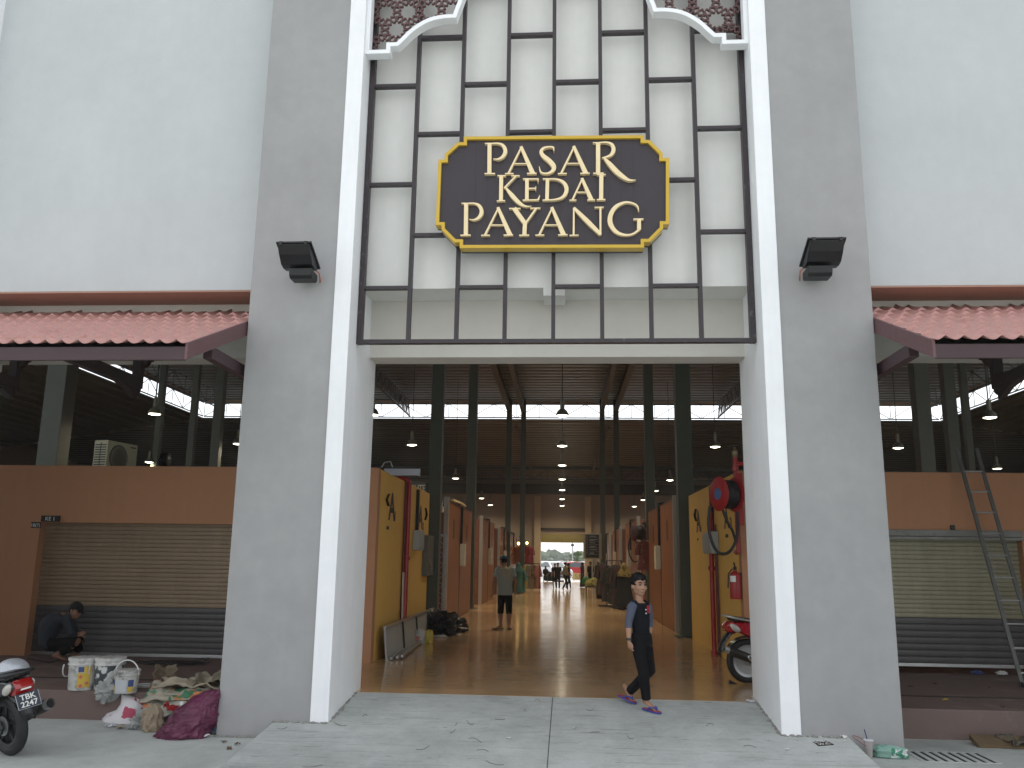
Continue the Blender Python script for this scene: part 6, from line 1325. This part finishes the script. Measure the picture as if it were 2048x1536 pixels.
# --- workman squatting by the left shutter
FRM[0]=0; Y0=12.75
J=jn(Y0,head=(151,1221,0),neck=(141,1230,0),waist=(101,1252,0),pelvis=(96,1290,0),shL=(131,1238,-.16),shR=(139,1236,.16),elL=(142,1266,-.17),elR=(150,1262,.15),wrL=(153,1272,-.06),wrR=(158,1268,.10),haL=(162,1268,-.02),haR=(166,1270,.08),
 hipL=(97,1290,-.10),hipR=(99,1290,.10),knL=(158,1283,-.14),knR=(164,1286,.14),anL=(112,1312,-.10),anR=(146,1314,.12),toL=(134,1322,-.12),toR=(168,1322,.12))
fz=P(130,1322,Z=PZ); dy=fz.y-Y0
for n_ in J: pass
for s in 'LR': J['to'+s].z=PZ+.022; J['an'+s].z=PZ+.085
DEN=mat('denim_faded',(.028,.036,.048),.85,var=.45,vs=5,bump=.3,bs=30)
sq,_,_,_,_=figure('workman in a faded dark denim shirt and black cap squatting at the left shutter',J,1.0,V(.90,-.10,-.40),None,SKIN2,.010,top=DEN,sleeve=1.8,bottom=SHORT,leg=1.75,cap=mat('cap_black',(.010,.010,.010),.8),bd=(1,0,0),bw=1.32,legw=1.3,hup=(.35,0,.9),hem=-.06,brim=1)
# --- people far down the passage
FRM[0]=DEL
def stander(px,py,hpx,yaw,label,stride=0,**k):
    a=P(px,py,Z=0); y=a.y; Hh=hpx/F*(y*1.0)*1.0; cy,s_=math.cos(yaw),math.sin(yaw)
    def q(x,yy,z): return V(a.x+(x*cy-yy*s_)*Hh,y+(x*s_+yy*cy)*Hh,z*Hh)
    st=stride
    J=dict(head=q(0,.01,.925),neck=q(0,0,.845),pelvis=q(0,0,.53),shL=q(-.105,0,.815),shR=q(.105,0,.815),elL=q(-.135,-.02-st*.3,.64),elR=q(.135,-.02+st*.3,.64),wrL=q(-.13,.05-st*.5,.49),wrR=q(.13,.05+st*.5,.49),
      hipL=q(-.05,0,.51),hipR=q(.05,0,.51),knL=q(-.055,.03+st*.5,.285),knR=q(.055,.03-st*.35,.285),anL=q(-.055,st,.045),anR=q(.055,-st*1.3,.045+max(0,st)*.35),toL=q(-.06,st+.09,.013),toR=q(.06,-st*1.3+.07,.013+max(0,st)*.15))
    fd=k.pop('fd',V(-s_,cy,0)); return figure(label,J,Hh/1.70,fd,None,SKIN2,.020,detail=False,bd=(-s_,cy,0),cv=1,**k)
DK=mat('cloth_dark',(.008,.008,.009),.9,spec=.2,var=.2,vs=9); DKB=mat('cloth_dkbrown',(.045,.022,.020),.85); STR=cloth_mat('shirt_pale_stripe',(.22,.20,.13),(.10,.09,.06),8,.42)
stander(1115.5,1180,52,pi,'person in dark clothes standing left of the striped-shirt walker near the exit',top=DK,sleeve=.7,bottom=DK)
stander(1109.5,1177,48,pi*.9,'dark-clothed person half hidden behind the standing figure near the exit',top=DK,sleeve=.7,bottom=DK)
stander(1131,1182,55,-pi*.35,'walker in a pale striped shirt and dark trousers near the exit',stride=.11,top=STR,sleeve=1.2,bottom=DK)
stander(1137,1179,50,-pi*.4,'dark-clothed person walking just behind the striped-shirt walker',stride=.10,top=DK,sleeve=.7,bottom=DK)
stander(1165,1175,48,pi*.6,'woman in a dark brown robe carrying a green bag right of the exit',top=DKB,sleeve=1.6,robe=DKB,scarf=DKB)
stander(1181,1176,50,pi*.8,'person in black standing under the directory board',top=DK,sleeve=1.3,bottom=DK)
stander(1196,1170,44,pi*.9,'person in patterned black clothes right of the directory board post',top=pats[0],sleeve=1.4,robe=pats[0],scarf=DK)
a=P(1169,1163,Y=44.9); solo('green_bag',blob(MB(),(a.x+.06,a.y-.25,a.z),(.20,.12,.24),3,.25),mat('bag_green',(.02,.17,.045),.4),'bright green carrier bag held by the woman in the brown robe','bag',smooth=50)
# seated person at the left of the exit
a=P(1091,1164,Z=0); y=a.y; u=.82; q=lambda x,yy,z:V(a.x+x*u,y+yy*u,z*u)
J=dict(head=q(.0,-.02,1.22),neck=q(0,0,1.08),pelvis=q(0,.05,.50),shL=q(-.18,0,1.02),shR=q(.18,0,1.02),elL=q(-.22,-.06,.76),elR=q(.22,-.06,.76),wrL=q(-.10,-.26,.60),wrR=q(.10,-.26,.60),hipL=q(-.1,.05,.48),hipR=q(.1,.05,.48),knL=q(-.12,-.36,.50),knR=q(.12,-.36,.50),anL=q(-.12,-.38,.09),anR=q(.12,-.38,.09),toL=q(-.13,-.52,.02),toR=q(.13,-.52,.02))
figure('person in dark clothes sitting on a low stool by the left exit pier',J,u,V(.2,-1,0),None,SKIN2,.020,detail=False,top=DK,sleeve=1.3,bottom=DK,bd=(0,-1,0),scarf=DK)
t=thing('stool','low dark stool under the seated person at the exit','stool',(a.x,y+.05,0)); part('seat',MB().box(a.x-.17,a.x+.17,y-.10,y+.22,.30,.34),DKWOOD,t)
for sx in (-.14,.14):
    for sy in (-.07,.19): part('leg',MB().box(a.x+sx-.018,a.x+sx+.018,y+sy-.018,y+sy+.018,0,.30),DKWOOD,t)
a=P(1098,1163,Z=0); solo('dark_bag',blob(MB(),(a.x,a.y,.26),(.34,.25,.42),2,.3),DK,'dark bag on the floor right of the seated person at the exit','bag',smooth=50)
# white-legged bench in front of the standing figure
a=P(1117,1181,Z=0); y=a.y-.15; xa,xb=P(1106.5,1181,Z=0).x,P(1128,1181,Z=0).x
t=thing('bench','small trolley bench with a dark seat and white legs in front of the standing person','bench',((xa+xb)/2,y,0)); part('seat',MB().box(xa,xb,y-.2,y+.2,.44,.52),DKWOOD,t)
for x in (xa+.02,xb-.02):
    for yy in (y-.17,y+.17): part('leg',MB().box(x-.022,x+.022,yy-.022,yy+.022,0,.44),TXTW,t)
    part('cross_bar',MB().box(x-.02,x+.02,y-.15,y+.15,.14,.18),TXTW,t)
# ================================================================= outside the far exit
sheet('car_park',-250,250,62.9,420,-.035,ASPH)
def car(label,loc,head,paint):
    t=thing('parked_car',label,'car',loc,head,'cars parked beyond the exit',local=True)
    def sec(pts,w,name,m,ww=.86):
        mb=MB(); n=len(pts); cz=min(p[1] for p in pts)
        zt=max(p[1] for p in pts); f=lambda z:1 if z<cz+.25 else lerp(1,ww,(z-cz-.25)/max(.01,zt-cz-.25))
        vs=[(x,-w*f(z),z) for x,z in pts]+[(x,w*f(z),z) for x,z in pts]
        return part(name,mb.add(vs,[tuple(reversed(range(n))),tuple(range(n,2*n))]+[(i,(i+1)%n,n+(i+1)%n,n+i) for i in range(n)]),m,t,smooth=30,bevel=.03)
    sec([(-2.0,.30),(-2.02,.62),(-1.95,.88),(-1.2,.93),(1.0,.92),(1.8,.80),(2.02,.62),(2.02,.32),(1.6,.22),(-1.6,.22)],.84,'body',paint,.95)
    sec([(-1.75,.90),(-1.25,1.36),(-.3,1.46),(.35,1.40),(1.15,.90)],.78,'cabin',paint,.80)
    GL=mat('car_glass',(.05,.07,.08),.08,spec=.9)
    part('windscreen',MB().add([(1.13,-.66,.955),(1.13,.66,.955),(.42,.57,1.385),(.42,-.57,1.385)],[(0,1,2,3)]).add([(-1.72,-.64,.955),(-1.72,.64,.955),(-1.29,.58,1.345),(-1.29,-.58,1.345)],[(0,1,2,3)]),GL,t)
    for s in (-1,1): part('side_window',MB().add([(-1.35,s*.790,.98),(.85,s*.790,.98),(.28,s*.668,1.36),(-.3,s*.655,1.40),(-1.1,s*.668,1.34)],[(0,1,2,3,4)]),GL,t)
    for x in (-1.28,1.28):
        for s in (-1,1):
            w_=part('wheel',MB().lathe([(.12,-.09),(.28,-.10),(.31,-.06),(.31,.06),(.28,.10),(.12,.09)],(x,s*.76,.31),24,'y'),RUBBER,t,smooth=40); part('rim',MB().lathe([(.001,-.105),(.17,-.105),(.19,-.09),(.19,.09),(.17,.105),(.001,.105)],(x,s*.76,.31),18,'y'),ALU,w_)
    for s in (-1,1): part('headlight',MB().ell((1.95,s*.60,.66),(.08,.17,.08),12,8),mat('lamp_clear',(.6,.62,.62),.1),t,smooth=50); part('tail_light',MB().ell((-1.99,s*.62,.74),(.04,.14,.09),12,8),mat('lamp_red',(.35,.02,.02),.2),t,smooth=50)
    part('grille',MB().box(2.0,2.045,-.45,.45,.36,.56),BLACK,t)
    return t
CW=mat('car_white',(.70,.71,.72),.3,coat=.5,var=.02); CR=mat('car_red',(.45,.015,.03),.3,coat=.5,var=.04); CS=mat('car_silver',(.40,.42,.44),.3,metal=.4,var=.03)
for px,yy,hd_,m_,lab in ((1107,76,R(-62),CW,'white car facing the hall beyond the exit, nearest of the pale cars'),(1090,84,R(-30),CW,'second white car parked behind the first beyond the exit'),(1151,80,R(14),CR,'red car parked beyond the exit behind the walkers'),(1172,90,R(-40),CS,'silver car at the right edge of the exit view'),(1125,104,R(5),CW,'farthest white car seen through the exit behind the red car')):
    car(lab,(P(px,1150,Y=yy).x,yy,-.035),hd_,m_)
# yellow board sign
yy=70; a=P(1145.5,1146,Y=yy); b_=P(1170,1160,Y=yy); t=thing('board_sign','yellow board sign with large letters standing in the car park beyond the exit','sign',((a.x+b_.x)/2,yy,-.03)); part('panel',MB().box(a.x,b_.x,yy,yy+.06,b_.z,a.z),mat('board_yellow',(.60,.45,.16),.6),t)
part('lettering',textmb('SI',.56,((a.x+b_.x)/2-.12,yy-.006,b_.z+.07),(1,0,0),(0,0,1),.006,1.1),mat('board_letter',(.30,.20,.06),.6),t)
for x in (a.x+.08,b_.x-.08): part('leg',MB().box(x-.03,x+.03,yy,yy+.06,-.03,b_.z),GALV,t)
# kiosk
yy=98; a=P(1126,1120,Y=yy); b_=P(1136,1150,Y=yy); t=thing('guard_kiosk','small white guard kiosk with an open window behind the red car','kiosk',((a.x+b_.x)/2,yy,-.03)); z1=a.z
for x in (a.x,b_.x): 
    for dy in (0,.8): part('corner_post',MB().box(x-.04,x+.04,yy+dy-.04,yy+dy+.04,-.03,z1),TXTW,t)
part('roof',MB().box(a.x-.08,b_.x+.08,yy-.1,yy+.9,z1,z1+.09),mat('kiosk_roof',(.16,.16,.17),.6),t); part('panel',MB().box(a.x,b_.x,yy-.02,yy+.0,-.03,.9),TXTW,t)
# lamp post and palm
yy=92; a=P(1145,1090,Y=yy); t=thing('lamp_post','slim car park lamp post with a double head in front of the palm','lamp post',(a.x,yy,-.03)); part('pole',MB().tube([(a.x,yy,-.03),(a.x,yy,a.z+1.1)],[.09,.05],8),GALV,t)
part('lamp_head',MB().box(a.x-.12,a.x+.12,yy-.14,yy+.14,a.z+1.02,a.z+1.16),BLACK,t); part('camera_box',MB().box(a.x-.16,a.x+.16,yy-.1,yy+.1,a.z-.12,a.z+.10),BLACK,t)
yy=96; a=P(1154,1122,Y=yy); t=thing('palm_tree','short fan palm with a round crown beside the lamp post beyond the exit','palm',(a.x,yy,-.03))
part('trunk',MB().tube([(a.x,yy,-.03),(a.x+.03,yy,a.z*.5),(a.x,yy,a.z)],[.20,.15,.16],10),mat('palm_trunk',(.17,.13,.09),.9,var=.3,vs=8),t,smooth=40)
mb=MB(); rnd=random.Random(3)
for k in range(64):
    an=rnd.uniform(0,2*pi); el=rnd.uniform(-.75,1.35); L_=rnd.uniform(.85,1.25); d=V(math.cos(an)*math.cos(el),math.sin(an)*math.cos(el),math.sin(el)); c=V(a.x,yy,a.z+.1); st=c+d*.55*L_; side=d.cross(V(0,0,1)).normalized(); upv=side.cross(d)
    mb.bar(c,st,.03,.02)
    for q in range(11):
        th=(q-5)*.22; dd=(d*math.cos(th)+side*math.sin(th)).normalized(); tip=st+dd*.62*L_+V(0,0,-.16*abs(math.sin(th))-.05); w_=upv.cross(dd)*.035+side*.012; mid=st.lerp(tip,.5)
        mb.add([st,mid+w_,tip,mid-w_],[(0,1,2,3)])
part('crown',mb,mat('palm_green',(.10,.15,.045),.6,var=.3,vs=3),t)
# distant trees
mb=MB(); rnd=random.Random(8)
for k in range(420):
    x=rnd.uniform(-60,50); y=rnd.uniform(300,330); h_=3.6+2.6*mn.noise(V(x*.05,3,1))+1.2*mn.noise(V(x*.22,9,1)); zz=rnd.uniform(.2,max(1,h_)); r=rnd.uniform(.8,1.7); blob(mb,(x,y,zz),(r*1.3,r,r),k,.6,2.4,9,6,False)
solo('treeline',mb,mat('far_foliage',(.075,.11,.055),.8,var=.4,vs=.4),None,None,kind='stuff',smooth=30)
# ================================================================= camera, light, world
cam=bpy.data.cameras.new('camera'); co=bpy.data.objects.new('camera',cam); COL.objects.link(co); S.camera=co
cam.sensor_fit='HORIZONTAL'; cam.sensor_width=36; cam.lens=36*F/2048; cam.clip_start=.1; cam.clip_end=4000
M=Matrix((_r,_u,-_fw)).transposed().to_4x4(); M.translation=V(0,0,CH); co.matrix_world=M
W=bpy.data.worlds.new('World'); S.world=W; W.use_nodes=True; nt=W.node_tree; bg=nt.nodes['Background']
EL,AZ=58,0.15
sk=nt.nodes.new('ShaderNodeTexSky'); sk.sky_type='NISHITA'; sk.sun_disc=False; sk.sun_elevation=R(EL); sk.sun_rotation=AZ; sk.dust_density=1.2; sk.air_density=1.0; sk.ozone_density=1.0
hs=nt.nodes.new('ShaderNodeHueSaturation'); hs.inputs['Saturation'].default_value=.36; hs.inputs['Value'].default_value=1.0
nt.links.new(sk.outputs[0],hs.inputs['Color']); mx=nt.nodes.new('ShaderNodeMix'); mx.data_type='RGBA'; mx.inputs[0].default_value=.55; mx.inputs[7].default_value=(5.75,5.8,5.85,1); nt.links.new(hs.outputs[0],mx.inputs[6]); nt.links.new(mx.outputs[2],bg.inputs['Color']); bg.inputs['Strength'].default_value=.15
sl=bpy.data.lights.new('sun','SUN'); so=bpy.data.objects.new('sun',sl); COL.objects.link(so); sl.energy=2.4; sl.angle=R(12); sl.color=(1,.96,.9)
# the sun stands behind the building: light travels towards the camera and down
so.rotation_euler=Vector((math.sin(AZ)*-math.cos(R(EL)),-math.cos(AZ)*math.cos(R(EL)),-math.sin(R(EL)))).to_track_quat('-Z','Y').to_euler()
S.view_settings.view_transform='Standard'; S.view_settings.look='None'; S.view_settings.gamma=1; S.view_settings.exposure=EXPO
S.render.engine='CYCLES'; S.cycles.use_denoising=True; S.cycles.max_bounces=8; S.cycles.diffuse_bounces=5; S.cycles.sample_clamp_indirect=6

if HAZE:
    FRM[0]=0
    mb=MB().box(-230,230,-40,400,GZ-1.0,12.5); m=bpy.data.materials.new('haze'); m.use_nodes=True; nt=m.node_tree; nt.nodes.remove(nt.nodes['Principled BSDF'])
    pv=nt.nodes.new('ShaderNodeVolumePrincipled'); pv.inputs['Color'].default_value=(.9,.93,.95,1); pv.inputs['Density'].default_value=HAZE; nt.links.new(pv.outputs[0],nt.nodes['Material Output'].inputs['Volume'])
    solo('haze',mb,m,None,None,kind='stuff')
